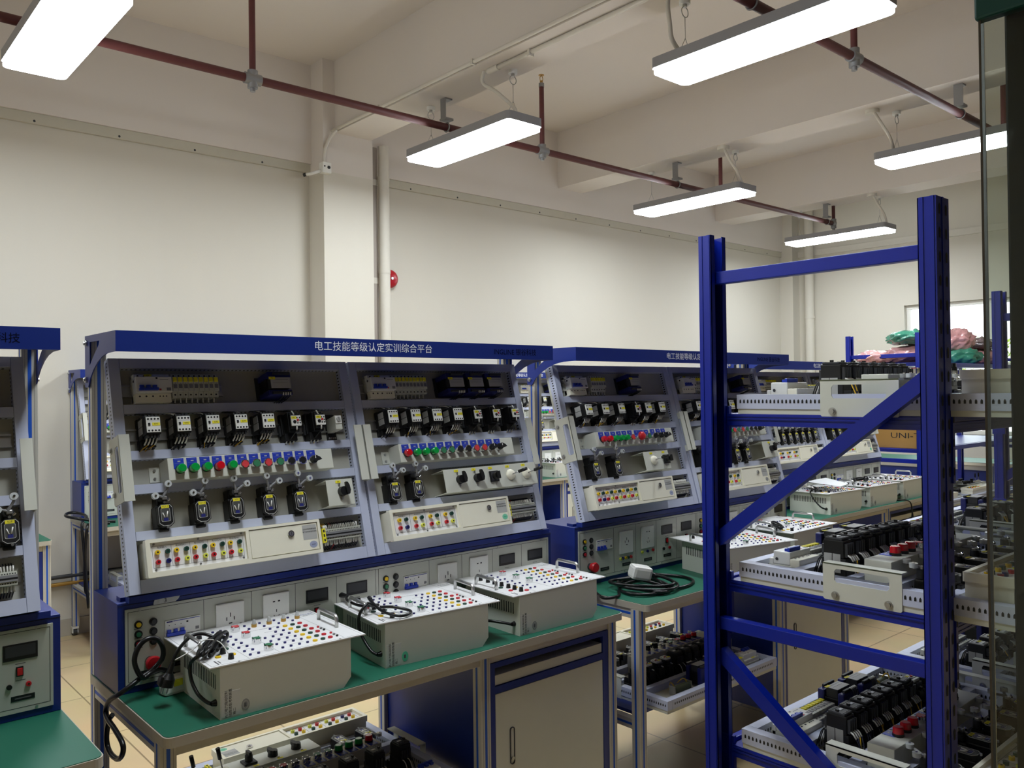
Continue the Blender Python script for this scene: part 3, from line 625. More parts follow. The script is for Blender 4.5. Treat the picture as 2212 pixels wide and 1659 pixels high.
def wiring(contact, over, seed, trans):
    def f(m):
        q = random.Random(seed)
        for u in contact:
            for i in range(4):
                x = u-0.014+i*0.0093; x2 = u-0.02+q.uniform(-0.012, 0.02)
                m.tube([(x, 0.418, 0.038), (x-0.002, 0.408, 0.034), (x-0.005, 0.400, 0.026)], 0.0022, 'wire_white', 5)
                m.tube([(x-0.005, 0.400, 0.026), (x2, 0.385, -0.01), (x2, 0.378, -0.045)], 0.0015, q.choice(['cable_black', 'wire_navy', 'wire_navy', 'wire_yellow']), 5, 2)
                m.tube([(x, 0.481, 0.03), (x-0.006, 0.49, 0.02), (x-0.014, 0.505, -0.035)], 0.0015, q.choice(['cable_black', 'cable_black', 'wire_white']), 5, 2)
            for i in range(3):
                x = u-0.015+i*0.012; m.tube([(x, 0.400, 0.0), (x-0.004, 0.388, -0.012)], 0.0024, 'wire_white', 5); m.tube([(x-0.004, 0.388, -0.012), (x-0.01, 0.37, -0.045)], 0.0016, 'cable_black', 5)
        for u in over:
            m.tube([(u-0.004, 0.470, 0.046), (u-0.008, 0.483, 0.042)], 0.0024, 'wire_white', 5); m.tube([(u-0.008, 0.483, 0.042), (u-0.022, 0.488, 0.02), (u-0.04, 0.505, -0.03)], 0.0015, 'cable_black', 5, 3)
            m.tube([(u+0.001, 0.433, 0.047), (u, 0.42, 0.045)], 0.0024, 'wire_white', 5); m.tube([(u, 0.42, 0.045), (u-0.008, 0.403, 0.02), (u-0.02, 0.375, -0.045)], 0.0016, 'cable_black', 5, 3)
            for i in range(3): x = u-0.018+i*0.012; m.tube([(x, 0.399, 0.008), (x-0.003, 0.387, 0.002)], 0.0024, 'wire_white', 5); m.tube([(x-0.003, 0.387, 0.002), (x-0.012, 0.37, -0.045)], 0.0016, q.choice(['cable_black', 'wire_yellow']), 5)
        for u in trans:
            for i in range(4): x = u+0.004+i*0.008; m.tube([(x, 0.541, 0.054), (x-0.001, 0.532, 0.053)], 0.0022, 'wire_white', 5); m.tube([(x-0.001, 0.532, 0.053), (x-0.006, 0.524, 0.03), (x-0.016, 0.518, -0.045)], 0.0014, 'cable_black', 5, 2)
        for i in range(11):   # fuse tails
            x = 0.125+i*0.0165; m.tube([(x, 0.545, 0.0), (x, 0.528, -0.004)], 0.002, 'wire_white', 5); m.tube([(x, 0.528, -0.004), (x, 0.515, -0.03)], 0.0015, 'cable_black', 5)
        for i in range(20):   # terminal wires
            x = 0.588+i*0.0062; c = 'wire_yellow' if i < 3 else ('red' if i == 5 else q.choice(['wire_navy', 'wire_navy', 'cable_black']))
            m.tube([(x, 0.103, 0.0), (x+q.uniform(-0.002, 0.002), 0.119, -0.002)], 0.0023, 'wire_white', 5); m.tube([(x, 0.115, -0.004), (x+0.002, 0.135, -0.04)], 0.0015, c, 5)
            m.tube([(x, 0.071, 0.0), (x+q.uniform(-0.003, 0.003), 0.055, -0.002)], 0.0023, 'wire_white', 5); m.tube([(x, 0.058, -0.004), (x-0.002, 0.036, -0.04)], 0.0015, c if i > 3 else 'wire_navy', 5)
    return cached(('wiring', tuple(contact), tuple(over), seed), f)
def resistor_mesh(m):
    m.cyl((-0.05,0.585,-0.01), (0.05,0.585,-0.01), 0.014, 'resistor_olive', n=14)
    for x in (-0.055, 0.05): m.box(x, x+0.005, 0.57, 0.60, BACK, 0.008, 'steel')
    m.tube([(-0.04,0.585,0.005), (-0.03,0.575,0.018), (-0.01,0.56,0.0)], 0.002, 'wire_yellow', 5, 3); m.tube([(0.04,0.585,0.005), (0.045,0.57,0.018), (0.03,0.55,-0.02)], 0.002, 'wire_yellow', 5, 3)

G = 'pilot_green'; RD = 'pilot_red'
P1 = dict(fuses=(0.165, 9), trans=[(0.486, 'TC')], cont=[0.086, 0.17, 0.255, 0.34, 0.426], over=[0.522, 0.607], relay=[0.674],
    btn=[(0.150,'lamp',G),(0.187,'lamp',G),(0.224,'lamp',G),(0.260,'lamp',RD),(0.298,'lamp',G),(0.335,'button','button_red'),(0.371,'button','button_green'),(0.408,'button','button_red'),(0.446,'button','button_green'),(0.483,'button','black'),(0.520,'button','black'),(0.559,'sel','black')],
    lim=[(0.104,-1,'SQ1-1'),(0.207,-1,'SQ1-2'),(0.308,1,'SQ2'),(0.410,1,'SQ3'),(0.511,1,'SQ4')], kb=[(0.593, 0.093, [('rotary', 0.052)])], groups=5, st='sticker_blue', seed=1)
P2 = dict(fuses=(0.148, 10), trans=[(0.412, 'TC1'), (0.505, 'TC2'), (0.598, 'TC3')], cont=[0.108, 0.202, 0.294, 0.387], over=[0.488, 0.58, 0.674], relay=[],
    btn=[(0.145,'lamp',RD),(0.183,'lamp',G),(0.219,'lamp',G),(0.256,'lamp',G),(0.293,'button','button_green'),(0.33,'button','button_green'),(0.368,'button','black'),(0.405,'button','black'),(0.443,'button','button_red'),(0.48,'button','button_red'),(0.517,'sel','black'),(0.556,'sel','black')],
    lim=[(0.089,1,'SQ1'),(0.182,1,'SQ2')], kb=[(0.282, 0.435, [('rotary', 0.065), ('rotary', 0.144), ('square', 0.222), ('joy', 0.305), ('joy', 0.384)])], groups=4, st='sticker_teal', seed=2)
P3 = dict(fuses=(0.195, 6), trans=[(0.447, 'TC')], cont=[0.104, 0.207, 0.310, 0.491, 0.588], over=[0.433], relay=[],
    btn=[(0.157,'lamp',RD),(0.195,'lamp',RD),(0.232,'lamp',G),(0.268,'lamp',G),(0.303,'lamp',G),(0.34,'button','button_red'),(0.385,'mushroom','red'),(0.416,'button','button_green'),(0.45,'button','button_green'),(0.494,'sel','black'),(0.533,'sel','black'),(0.568,'sel','black')],
    lim=[(0.106,1,'SQ1'),(0.24,1,'SQ2')], kb=[(0.393, 0.169, [('joy', 0.06), ('square', 0.145)])], groups=5, st='sticker_blue', seed=3)
P4 = dict(fuses=(0.148, 10), trans=[(0.56, 'TC')], cont=[0.10, 0.19, 0.28, 0.37], over=[0.47, 0.56], relay=[0.65],
    btn=P1['btn'], lim=[(0.089,1,'SQ1'),(0.182,1,'SQ2'),(0.36,1,'SQ3'),(0.45,1,'SQ4')], kb=[(0.56, 0.12, [('rotary', 0.07)])], groups=4, st='sticker_grey', seed=4)
P5 = dict(fuses=(0.165, 9), trans=[(0.5, 'TC')], cont=[0.1, 0.19, 0.28], over=[0.4, 0.5, 0.6], relay=[],
    btn=P1['btn'], lim=[(0.12+0.082*i, 1, 'SQ%d' % (i+1)) for i in range(7)], kb=[], groups=3, st='sticker_grey', seed=5)
P6 = dict(fuses=(0.165, 7), trans=[(0.33, 'TC1'), (0.44, 'TC2')], cont=[0.105+0.056*i for i in range(7)], over=[0.505, 0.565, 0.625, 0.685], relay=[], res=[0.58], dark=True, bbx=-0.07,
    btn=[(0.205,'lamp','pilot_red'),(0.245,'lamp','pilot_red'),(0.285,'lamp','pilot_red'),(0.33,'button','button_red'),(0.38,'button','button_green'),(0.43,'button','black'),(0.48,'sel','black'),(0.53,'sel','black')],
    lim=[(0.10+0.105*i, 1 if i % 2 else -1, 'SQ%d' % (i+1)) for i in range(6)], kb=[], groups=4, st='sticker_grey', seed=6)
B0P = dict(P2, lim=[(0.3,1,'SQ1'),(0.42,1,'SQ2'),(0.70,-1,'SQ3')], kb=[], relay=[], over=[0.5], cont=[0.1,0.2,0.3,0.4,0.62], seed=9)

def panel(spec, label, loc, rot, group, light=False):
    t = thing('training_panel', label, 'training panel', loc, rot, group)
    obj('panel_frame', cached('panel_frame', panel_frame), t); obj('back_plate', cached('panel_plate', panel_plate), t)
    obj('handle', cached('panel_handle', handle_mesh), t)
    h = obj('handle', cached('panel_handle', handle_mesh), t, (LX, 0, 0)); h.scale = (-1, 1, 1)
    b = obj('circuit_breaker', cached('breaker_body', breaker_body), t, (0.060, 0, 0)); obj('toggle', cached('breaker_toggle', breaker_toggle), b)
    obj('label_strip', label_mesh('QF'), b, (0.04, 0.607, 0.0106))
    fx, fn = spec['fuses']; obj('mounting_rail', rail_mesh(0.03, fx+fn*0.0152+0.025, 0.57), t)
    for i in range(fn): obj('fuse_holder', cached('fuse', fuse_mesh), t, (fx+i*0.0152, 0, 0))
    for u, tx in spec['trans']:
        o = obj('transformer', cached('transformer', transformer_mesh), t, (u, 0, 0)); obj('rating_plate', cached('tr_plate', tr_plate), o); obj('label_strip', label_mesh(tx), o, (-0.028, 0.588, 0.0532))
    for u in spec.get('res', ()): obj('resistor', cached('resistor', resistor_mesh), t, (u, 0, 0))
    obj('mounting_rail', rail_mesh(0.035, 0.725, 0.44), t)
    for i, u in enumerate(spec['cont']):
        o = obj('contactor', cached('contactor_body', contactor_body), t, (u, 0, 0)); o.scale = (1, 1, 1.3 if spec.get('dark') else 1); obj('face_plate', cached('contactor_face_dark', contactor_face_dark) if spec.get('dark') else cached('contactor_face', contactor_face), o); obj('label_strip', label_mesh('', 0.014, 0.008, 'paper') if spec.get('dark') else label_mesh('KM%d' % (i+1)), o, (0.007, 0.4515, 0.0602))
    for i, u in enumerate(spec['over']):
        o = obj('overload_relay', cached('overload_body', overload_body), t, (u, 0, 0)); o.scale = (1, 1, 1.3 if spec.get('dark') else 1); obj('face_plate', cached('overload_face', overload_face), o); obj('label_strip', label_mesh('FR%d' % (i+1), 0.017), o, (-0.0075, 0.4595, 0.0502))
    for u in spec['relay']:
        o = obj('time_relay', cached('relay', relay_mesh), t, (u, 0, 0)); obj('relay_dial', cached('relay_dial', relay_dial), o)
    bb = obj('button_box', cached('button_box', button_box_mesh), t, (spec.get('bbx', 0), 0, 0))
    for u, k, c in spec['btn']: obj(BTN_NAME[k], btn(k, c), bb, (u, 0.3215, 0))
    for u, s, tx in spec['lim']:
        o = obj('limit_switch', cached('limit_body', limit_body), t, (u, 0, 0)); obj('switch_window', cached('limit_window', limit_window), o); obj('roller_lever', limit_lever(s), o)
        for p in (((0.010, 0.284), (-0.027, 0.253)) if s < 0 else ((-0.006, 0.284), (0.032, 0.266))): obj('roller', cached('roller', roller_mesh), o, (p[0], p[1], 0))
        obj('label_strip', label_mesh(tx), o, (0.0, 0.2235, 0.0293))
    for u, w, ks in spec['kb']:
        o = obj('knob_box', knob_plate(w), t, (u, 0, 0))
        for k, x in ks:
            if k == 'rotary': obj('rotary_knob', cached('rotary', rotary_mesh), o, (x, 0.213, 0))
            elif k == 'square': obj('rotary_knob', cached('square', square_rotary), o, (x, 0.213, 0))
            else: obj('joystick_base', cached('joy_base', joystick_base), o, (x, 0.213, 0)); obj('joystick', cached('joy', joystick_stick), o, (x, 0.213, 0))
            obj('label_strip', label_mesh('SA', 0.018), o, (x-0.01, 0.245, 0.0492))
    sb = obj('socket_box', cached('socket_box', socket_box_mesh), t); g = spec['groups']; obj('socket_plate', socket_plate(g), sb)
    p = 0.252/g; x = 0.055+p/2
    for i in range(g):
        for dx, y, c in ((-0.0135, 0.0995, 'yellow'), (0.0135, 0.0995, 'dark_green'), (-0.0135, 0.0735, 'red'), (0.0135, 0.0735, 'jack_blue' if i == 0 else 'lime')):
            obj('jack_socket', jack_mesh(c), sb, (x+i*p+dx, y, 0))
    obj('box_door', cached('socket_door', socket_door), sb); obj('door_lock', cached('socket_lock', socket_lock), sb); obj('sticker', socket_sticker(spec['st']), sb)
    obj('terminal_block', cached('terminal', terminal_mesh), t)
    obj('wiring', wiring(spec['cont'], spec['over'], spec['seed'], [u for u, _ in spec['trans']]), t, stuff=True)
    return t
TILT = math.atan2(0.637, 0.18)
def leaning_panel(spec, bx, by, bz, half, label, group):
    return panel(spec, label, (bx+0.026+0.769*half, by+0.34, bz+1.05), (TILT, 0, 0), group)
def flat_panel(spec, x, y, ztop, label, group, rz=0.0):
    return panel(spec, label, (x, y, ztop), (0, 0, rz), group)
# ------------------------------------------------------------------ workbench
BL = 1.61
def profile(m, x0, x1, y0, y1, z0, z1):   # aluminium extrusion with blue strip in each upright face
    m.box(x0, x1, y0, y1, z0, z1, 'aluminium', 0.002); cx, cy = (x0+x1)/2, (y0+y1)/2; e = 0.0006; g = 0.0045
    for a, b in ((y0-e, y0+0.001), (y1-0.001, y1+e)):
        m.box(cx-g, cx+g, a, b, z0+0.002, z1-0.002, 'groove_blue'); m.box(cx-0.012, cx-0.0112, a, b, z0+0.002, z1-0.002, 'mid_grey'); m.box(cx+0.0112, cx+0.012, a, b, z0+0.002, z1-0.002, 'mid_grey')
    for a, b in ((x0-e, x0+0.001), (x1-0.001, x1+e)): m.box(a, b, cy-g, cy+g, z0+0.002, z1-0.002, 'groove_blue')
def hprofile(m, x0, x1, y0, y1, z0, z1):
    m.box(x0, x1, y0, y1, z0, z1, 'aluminium', 0.0015); cz = (z0+z1)/2; e = 0.0006
    if x1-x0 > y1-y0:
        for a, b in ((y0-e, y0+0.001), (y1-0.001, y1+e)): m.box(x0+0.002, x1-0.002, a, b, cz-0.0045, cz+0.0045, 'groove_blue')
    else:
        for a, b in ((x0-e, x0+0.001), (x1-0.001, x1+e)): m.box(a, b, y0+0.002, y1-0.002, cz-0.0045, cz+0.0045, 'groove_blue')
def header_plate(m):
    m.box(0.0, 1.602, 0.345, 0.348, 1.699, 1.7545, 'blue_powder'); m.box(0.0, 1.602, 0.348, 0.62, 1.7525, 1.7545, 'blue_powder'); m.box(0.0, 1.602, 0.348, 0.362, 1.699, 1.701, 'blue_powder')
def header_bracket(m):
    out = [(0.345,1.7545),(0.636,1.7545),(0.636,1.606),(0.606,1.606),(0.585,1.632),(0.55,1.656),(0.51,1.676),(0.465,1.690),(0.42,1.697),(0.345,1.699)]
    m.prism(out, -0.003, 0.0, 'blue_powder', 'x', holes=[[(0.492,1.735),(0.588,1.735),(0.588,1.668),(0.545,1.697),(0.50,1.722)]])
    for y, z in ((0.618, 1.733), (0.620, 1.628)): m.cyl((-0.003, y, z), (-0.008, y, z), 0.009, 'steel', n=10); m.cyl((-0.008, y, z), (-0.012, y, z), 0.005, 'steel', n=6)
def header_text(m): m.text('电工技能等级认定实训综合平台', 0.0322, 'letter_white', T3(0.800, 0.3445, 1.7265, R(90)))
def header_logo(m): m.text('INGLINE 银谷科技', 0.0265, 'logo_dark', T3(1.409, 0.3445, 1.7245, R(90)))
def console_mesh(m):
    B = 'blue_powder'
    m.box(0.004, BL-0.004, 0.372, 0.596, 0.7815, 1.0255, B, 0.0015); m.box(0.028, BL-0.03, 0.352, 0.385, 1.0255, 1.043, B, 0.001); m.box(0.004, BL-0.004, 0.3705, 0.372, 1.0185, 1.0195, 'ink')
    m.box(0.018, 0.05, 0.395, 0.43, 1.0255, 1.036, B, 0.001)
def console_face(m):
    y = 0.3705; x0, x1 = 0.022, 1.588
    m.box(x0, x1, y-0.003, y+0.002, 0.800, 1.007, 'plate_grey', 0.0006)
    d = y-0.0033
    for a in ((x0+0.007, x1-0.007, 0.9985, 0.9997), (x0+0.007, x1-0.007, 0.8115, 0.8125)): m.box(a[0], a[1], d, y, a[2], a[3], 'ink')
    for x in (0.029, 0.233, 0.375, 0.515, 0.657, 0.802, 0.8125, 1.017, 1.16, 1.303, 1.446, 1.5805): m.box(x-0.0006, x+0.0006, d, y, 0.812, 0.999, 'ink' if x in (0.029, 0.802, 0.8125, 1.5805) else 'dark_grey')
    for x in (0.06, 0.30, 0.55, 0.78, 0.84, 1.09, 1.33, 1.55):
        for z in (0.8065, 1.0025): m.cyl((x, y-0.003, z), (x, y-0.0045, z), 0.0035, 'steel', n=8)
    for ox in (0, 0.785):
        for u, z in ((0.055, 0.951), (0.055, 0.925), (0.055, 0.899), (0.588, 0.920), (0.730, 0.920), (0.585, 0.879), (0.730, 0.879)): m.box(ox+u-0.011, ox+u+0.011, d, y, z, z+0.0016, 'ink_grey')
        for u, z in ((0.094, 0.952), (0.094, 0.926), (0.094, 0.900)): m.box(ox+u-0.006, ox+u+0.006, d, y, z, z+0.0014, 'ink_grey')
def lampc(color):
    def f(m): m.cyl((0,0,0), (0,-0.004,0), 0.0105, 'black'); m.cyl((0,-0.004,0), (0,-0.0075,0), 0.0064, color)
    return cached(('clamp', color), f)
def estop(m): m.cyl((0,0,0), (0,-0.012,0), 0.014, 'dark_grey'); m.cyl((0,-0.012,0), (0,-0.030,0), 0.0165, 'red', 0.021, 20); m.cyl((0,-0.030,0), (0,-0.036,0), 0.021, 'red', 0.018, 20); m.box(-0.026, 0.026, -0.001, 0, -0.036, -0.022, 'black')
def cbreaker(m):
    m.box(0, 0.097, -0.003, 0.0, 0, 0.043, 'white_plastic', 0.0006); m.box(0.004, 0.020, -0.0036, -0.003, 0.037, 0.0405, 'coil_blue'); m.box(0.022, 0.095, -0.0036, -0.003, 0.0385, 0.0402, 'ink_blue'); m.box(0.058, 0.063, -0.0036, -0.003, 0.03, 0.034, 'ink'); m.box(0.083, 0.093, -0.0034, -0.003, 0.006, 0.014, 'mid_grey')
    for x in (0.01, 0.026, 0.042): m.box(x, x+0.002, -0.0034, -0.003, 0.028, 0.030, 'ink')
def ctoggle(m):
    m.box(0.002, 0.052, -0.014, -0.003, 0.001, 0.010, 'toggle_blue', 0.001)
    for i in range(3): m.box(0.004+i*0.018, 0.014+i*0.018, -0.011, -0.003, 0.010, 0.018, 'toggle_blue', 0.001); m.box(0.0145+i*0.018, 0.018+i*0.018, -0.008, -0.003, 0.009, 0.018, 'ivory')
def csock(kind):
    def f(m):
        m.box(-0.042, 0.042, -0.007, 0, -0.048, 0.048, 'white_plastic', 0.003); y = -0.0072
        S = ((0, 0.014, 0.0012, 0.006), (-0.011, 0.003, 0.0012, 0.005), (0.011, 0.003, 0.0012, 0.005), (0, -0.010, 0.005, 0.0014)) if kind == 4 else ((0, -0.004, 0.0011, 0.004),)
        for x, z, a, b in S: m.box(x-a, x+a, y-0.0002, y+0.001, z-b, z+b, 'black')
        if kind == 5:
            for x in (-0.008, 0.008): m.box(x-0.0035, x+0.0035, y-0.0002, y+0.001, 0.022, 0.026, 'black')
            for s in (-1, 1): m.prism([(s*0.004-0.001, -0.024), (s*0.004+0.001, -0.024), (s*0.009+0.001, -0.016), (s*0.009-0.001, -0.016)], y-0.0002, y+0.001, 'black', 'y')
    return cached(('csock', kind), f)
def cmeter(m): m.box(-0.038, 0.038, -0.003, 0, -0.020, 0.020, 'black', 0.001); m.box(-0.033, 0.033, -0.0034, -0.003, -0.011, 0.016, 'dark_grey')
def cjack(color): return cached(('cjack', color), lambda m: (m.cyl((0,0,0), (0,-0.006,0), 0.0062, color, n=12), m.cyl((0,-0.006,0), (0,-0.0064,0), 0.0024, 'black', n=8)))
def crocker(m): m.box(-0.008, 0.008, -0.004, 0, -0.012, 0.012, 'black', 0.001); m.box(-0.006, 0.006, -0.0065, -0.004, -0.009, 0.009, 'pilot_red', 0.001)
def cname(m): m.box(-0.026, 0.026, -0.0012, 0, -0.0065, 0.0065, 'black'); m.box(-0.018, 0.018, -0.0014, -0.0012, -0.0015, 0.0015, 'ink_grey')
def caster_mesh(m): m.box(-0.02, 0.02, -0.02, 0.02, 0.046, 0.06, 'white_plastic', 0.002); m.cyl((-0.012,0.006,0.024), (0.012,0.006,0.024), 0.024, 'caster_dark', n=16); m.box(-0.018, -0.013, -0.014, 0.016, 0.018, 0.05, 'white_plastic'); m.box(0.013, 0.018, -0.014, 0.016, 0.018, 0.05, 'white_plastic')
def bench(label, bx, by, bz=0.0, rz=0.0, console=True, tape=False, group='training workbenches'):
    t = thing('workbench', label, 'workbench', (bx, by, bz), (0, 0, rz), group)
    def wt(m): m.prism(rect(0, BL, 0, 0.640, 0.022), 0.755, 0.7795, 'edge_band')
    o = obj('worktop', cached('worktop', wt), t)
    obj('green_mat', cached('green_mat_top', lambda m: m.prism(rect(0.003, BL-0.003, 0.003, 0.637, 0.021), 0.7795, 0.7812, 'green_mat')), o, label='green rubber covering of the worktop')
    for key, a in (('fr', (0.04, BL-0.04, 0.046, 0.076, 0.717, 0.755)), ('rr', (0.044, BL-0.044, 0.60, 0.632, 0.717, 0.755)), ('sl', (0.006, 0.038, 0.08, 0.598, 0.717, 0.755)), ('sr', (BL-0.038, BL-0.006, 0.08, 0.598, 0.717, 0.755)), ('bl', (0.006, 0.038, 0.08, 0.598, 0.30, 0.338)), ('br', (BL-0.038, BL-0.006, 0.08, 0.598, 0.10, 0.138)), ('sh', (0.044, 0.975, 0.60, 0.632, 0.30, 0.338))):
        obj('frame_rail', cached(('rail', key), lambda m, a=a, key=key: (m.box(*a, 'aluminium', 0.0015), m.box(a[0]+0.002, a[1]-0.002, a[2]-0.0005, a[2]+0.001, a[4]+0.022, a[4]+0.0232, 'dark_grey')) if key == 'fr' else hprofile(m, *a)), t)
    for x in (0.0, BL-0.04): obj('leg', cached('leg', lambda m: profile(m, 0, 0.04, 0.04, 0.08, 0.06, 0.755)), t, (x, 0, 0))
    for x in (0.004, BL-0.044): obj('rear_post' if console else 'leg', cached(('post', console), lambda m: profile(m, 0, 0.04, 0.598, 0.638, 0.06, 1.752 if console else 0.755)), t, (x, 0, 0))
    for y in (0.04, 0.598): obj('cabinet_post', cached('leg', lambda m: profile(m, 0, 0.04, 0.04, 0.08, 0.06, 0.755)), t, (0.975, y-0.04, 0))
    for x in (0.02, BL-0.02, 0.995):
        for y in (0.06, 0.618): obj('caster', cached('caster', caster_mesh), t, (x, y, 0))
    obj('lower_shelf', cached('lower_shelf', lambda m: m.box(0.04, 0.975, 0.085, 0.598, 0.339, 0.352, 'blue_powder', 0.001)), t)
    # cabinet under one end
    def cab(m):
        B = 'blue_powder'; xa, xb = 1.016, 1.569
        m.box(xa, xa+0.002, 0.045, 0.60, 0.10, 0.716, B); m.box(xb-0.002, xb, 0.045, 0.60, 0.10, 0.716, B); m.box(xa, xb, 0.598, 0.60, 0.10, 0.716, B); m.box(xa, xb, 0.045, 0.60, 0.10, 0.104, B)
        m.box(xa, xa+0.02, 0.043, 0.055, 0.10, 0.716, B); m.box(xb-0.028, xb, 0.043, 0.055, 0.10, 0.716, B)
        m.box(xa+0.02, xb-0.028, 0.043, 0.055, 0.699, 0.716, B); m.box(xa+0.02, xb-0.028, 0.043, 0.055, 0.617, 0.640, B); m.box(xa+0.02, xb-0.028, 0.043, 0.055, 0.10, 0.118, B)
    c = obj('cabinet_body', cached('cabinet_body', cab), t)
    obj('side_panel', cached('side_panel', lambda m: m.box(0.990, 0.994, 0.08, 0.598, 0.10, 0.715, 'blue_powder')), c)
    obj('drawer', cached('drawer', lambda m: m.box(1.038, 1.539, 0.047, 0.40, 0.642, 0.674, 'beige_metal', 0.001)), c)
    d = obj('cabinet_door', cached('cabinet_door', lambda m: m.box(1.038, 1.539, 0.044, 0.058, 0.12, 0.615, 'beige_metal', 0.001)), t)
    def dh(m):
        m.prism(rect(1.096, 1.116, 0.375, 0.495, 0.009, 4), 0.0405, 0.044, 'dark_grey', 'y', holes=[rect(1.099, 1.113, 0.378, 0.492, 0.006, 4)]); m.prism(rect(1.099, 1.113, 0.378, 0.492, 0.006, 4), 0.043, 0.0442, 'beige_metal', 'y')
    obj('door_pull', cached('door_pull', dh), d); obj('door_lock', cached('cab_lock', lambda m: (m.cyl((1.106, 0.0415, 0.395), (1.106, 0.038, 0.395), 0.006, 'steel'),)), d)
    if not console: return t
    hp = obj('header_sign', cached('header_plate', header_plate), t); obj('lettering', cached('header_text', header_text), hp, label='white Chinese lettering'); obj('logo', cached('header_logo', header_logo), hp, label='dark blue logo lettering')
    b = obj('header_bracket', cached('header_bracket', header_bracket), t, (0.0, 0, 0)); b2 = obj('header_bracket', cached('header_bracket', header_bracket), t, (1.602, 0, 0)); b2.scale = (-1, 1, 1)
    co = obj('power_console', cached('console', console_mesh), t)
    obj('faceplate', cached('console_face', console_face), co)
    for ox in (0, 0.785):
        P = lambda u, z: (ox+u, 0.3675, z)
        for c, z in (('yellow', 0.963), ('button_green', 0.937), ('red', 0.911)): obj('indicator_lamp', lampc(c), co, P(0.055, z))
        for z in (0.964, 0.938, 0.912): obj('fuse_button', lampc('dark_grey'), co, P(0.094, z))
        obj('circuit_breaker', cached('cbreaker', cbreaker), co, P(0.125, 0.916)); obj('breaker_toggle', cached('ctoggle', ctoggle), co, P(0.125, 0.916))
        obj('emergency_button', cached('estop', estop), co, P(0.085, 0.858)); obj('wall_socket', csock(4), co, P(0.308, 0.930)); obj('wall_socket', csock(5), co, P(0.450, 0.934))
        for u in (0.588, 0.730): obj('panel_meter', cached('cmeter', cmeter), co, P(u, 0.951)); obj('rocker_switch', cached('crocker', crocker), co, P(u-0.002, 0.902))
        for u, c in ((0.272, 'lime'), (0.288, 'jack_blue'), (0.306, 'yellow'), (0.322, 'dark_green'), (0.340, 'red')): obj('jack_socket', cjack(c), co, P(u, 0.863))
        for u, c in ((0.415, 'lime'), (0.452, 'jack_blue'), (0.488, 'red')): obj('jack_socket', cjack(c), co, P(u, 0.872))
        for u in (0.563, 0.705): obj('jack_socket', cjack('black'), co, P(u, 0.868)); obj('jack_socket', cjack('red'), co, P(u+0.042, 0.868))
        for u in (0.175, 0.312, 0.455, 0.590, 0.735): obj('name_plate', cached('cname', cname), co, P(u, 0.836))
    if tape:
        m = MB(); m.prism([(0.096,1.0075),(0.154,1.0075),(0.163,1.014),(0.169,1.0245),(0.135,1.023),(0.099,1.0205),(0.0965,1.014)], 0.3690, 0.3702, 'tape', 'y'); m.text('3', 0.017, 'ink', T3(0.128, 0.3688, 1.015, R(90))); obj('tape_label', m, co, label='torn strip of masking tape with a handwritten number')
    return t

# ------------------------------------------------------------------ trainer boxes
def tb_case(m):
    m.prism([(0,0),(0.337,0),(0.36,0.026),(0.36,0.130),(0,0.130)], 0.0, 0.29, 'beige_metal', 'y')
    for i in range(20):
        y = 0.032+i*0.0118
        for x in (-0.0006, 0.3602): m.box(x, x+0.0004, y-0.0022, y+0.0022, 0.068, 0.104, 'black')
def tb_top(kind):
    def f(m):
        m.box(-0.026, 0.406, -0.001, 0.345, 0.130, 0.1335, 'white_panel', 0.0006); z0, z1 = 0.1335, 0.1337
        def ln(x0, x1, y0, y1): m.box(x0, x1, y0, y1, z0, z1, 'ink_grey')
        for a in ((-0.018, 0.398, 0.006, 0.0066), (-0.018, 0.398, 0.338, 0.3386), (-0.018, -0.0174, 0.006, 0.338), (0.3974, 0.398, 0.006, 0.338), (0.078, 0.0785, 0.01, 0.334), (0.158, 0.1585, 0.01, 0.15), (0.1585, 0.26, 0.238, 0.2384), (0.345, 0.3454, 0.01, 0.334)): ln(*a)
        for i in range(6): y = 0.031+i*0.0375; ln(0.10, 0.118, y+0.018, y+0.0184); ln(0.20, 0.245, y+0.018, y+0.0184)
        m.text('INGLINE', 0.011, 'ink_blue' if kind == 'A' else 'ink_grey', T3(0.375, 0.300, 0.1338, 0, 0, 0)); m.text('银谷科技', 0.0095, 'ink_grey', T3(0.375, 0.286, 0.1338))
        m.box(0.0, 0.004, 0.012, 0.045, z0, z1, 'ink_grey'); m.box(0.008, 0.011, 0.018, 0.04, z0, z1, 'ink_grey')
        for x in (0.05, 0.19, 0.33):
            for y in (0.003, 0.342): m.cyl((x, y, z0), (x, y, z0+0.0015), 0.003, 'steel', n=8)
    return cached(('tb_top', kind), f)
def tb_handle(m): m.tube([(0, -0.055, 0.1335), (0, -0.055, 0.158), (0, -0.047, 0.166), (0, 0.047, 0.166), (0, 0.055, 0.158), (0, 0.055, 0.1335)], 0.0056, 'steel', 8)
def tb_jack(color, r): return cached(('tb_jack', color, r), lambda m: m.cyl((0,0,0.1335), (0,0,0.1375), r, color, n=10))
def tb_button(color):
    def f(m):
        m.cyl((0,0,0.1335), (0,0,0.147), 0.0125, 'chrome', n=18); m.cyl((0,0,0.147), (0,0,0.1485), 0.0105, color, n=16)
        for i in range(4): a = R(45+90*i); x, y = 0.0115*math.cos(a), 0.0115*math.sin(a); m.box(x-0.0016, x+0.0016, y-0.0016, y+0.0016, 0.147, 0.1495, 'chrome')
    return cached(('tb_button', color), f)
def tb_lamp(m): m.cyl((0,0,0.1335), (0,0,0.142), 0.0075, 'brass', n=12); m.cyl((0,0,0.142), (0,0,0.154), 0.0058, 'roller_clear', 0.004, 12)
def tb_knob(m): m.cyl((0,0,0.1335), (0,0,0.147), 0.0078, 'black', 0.0062, 14)
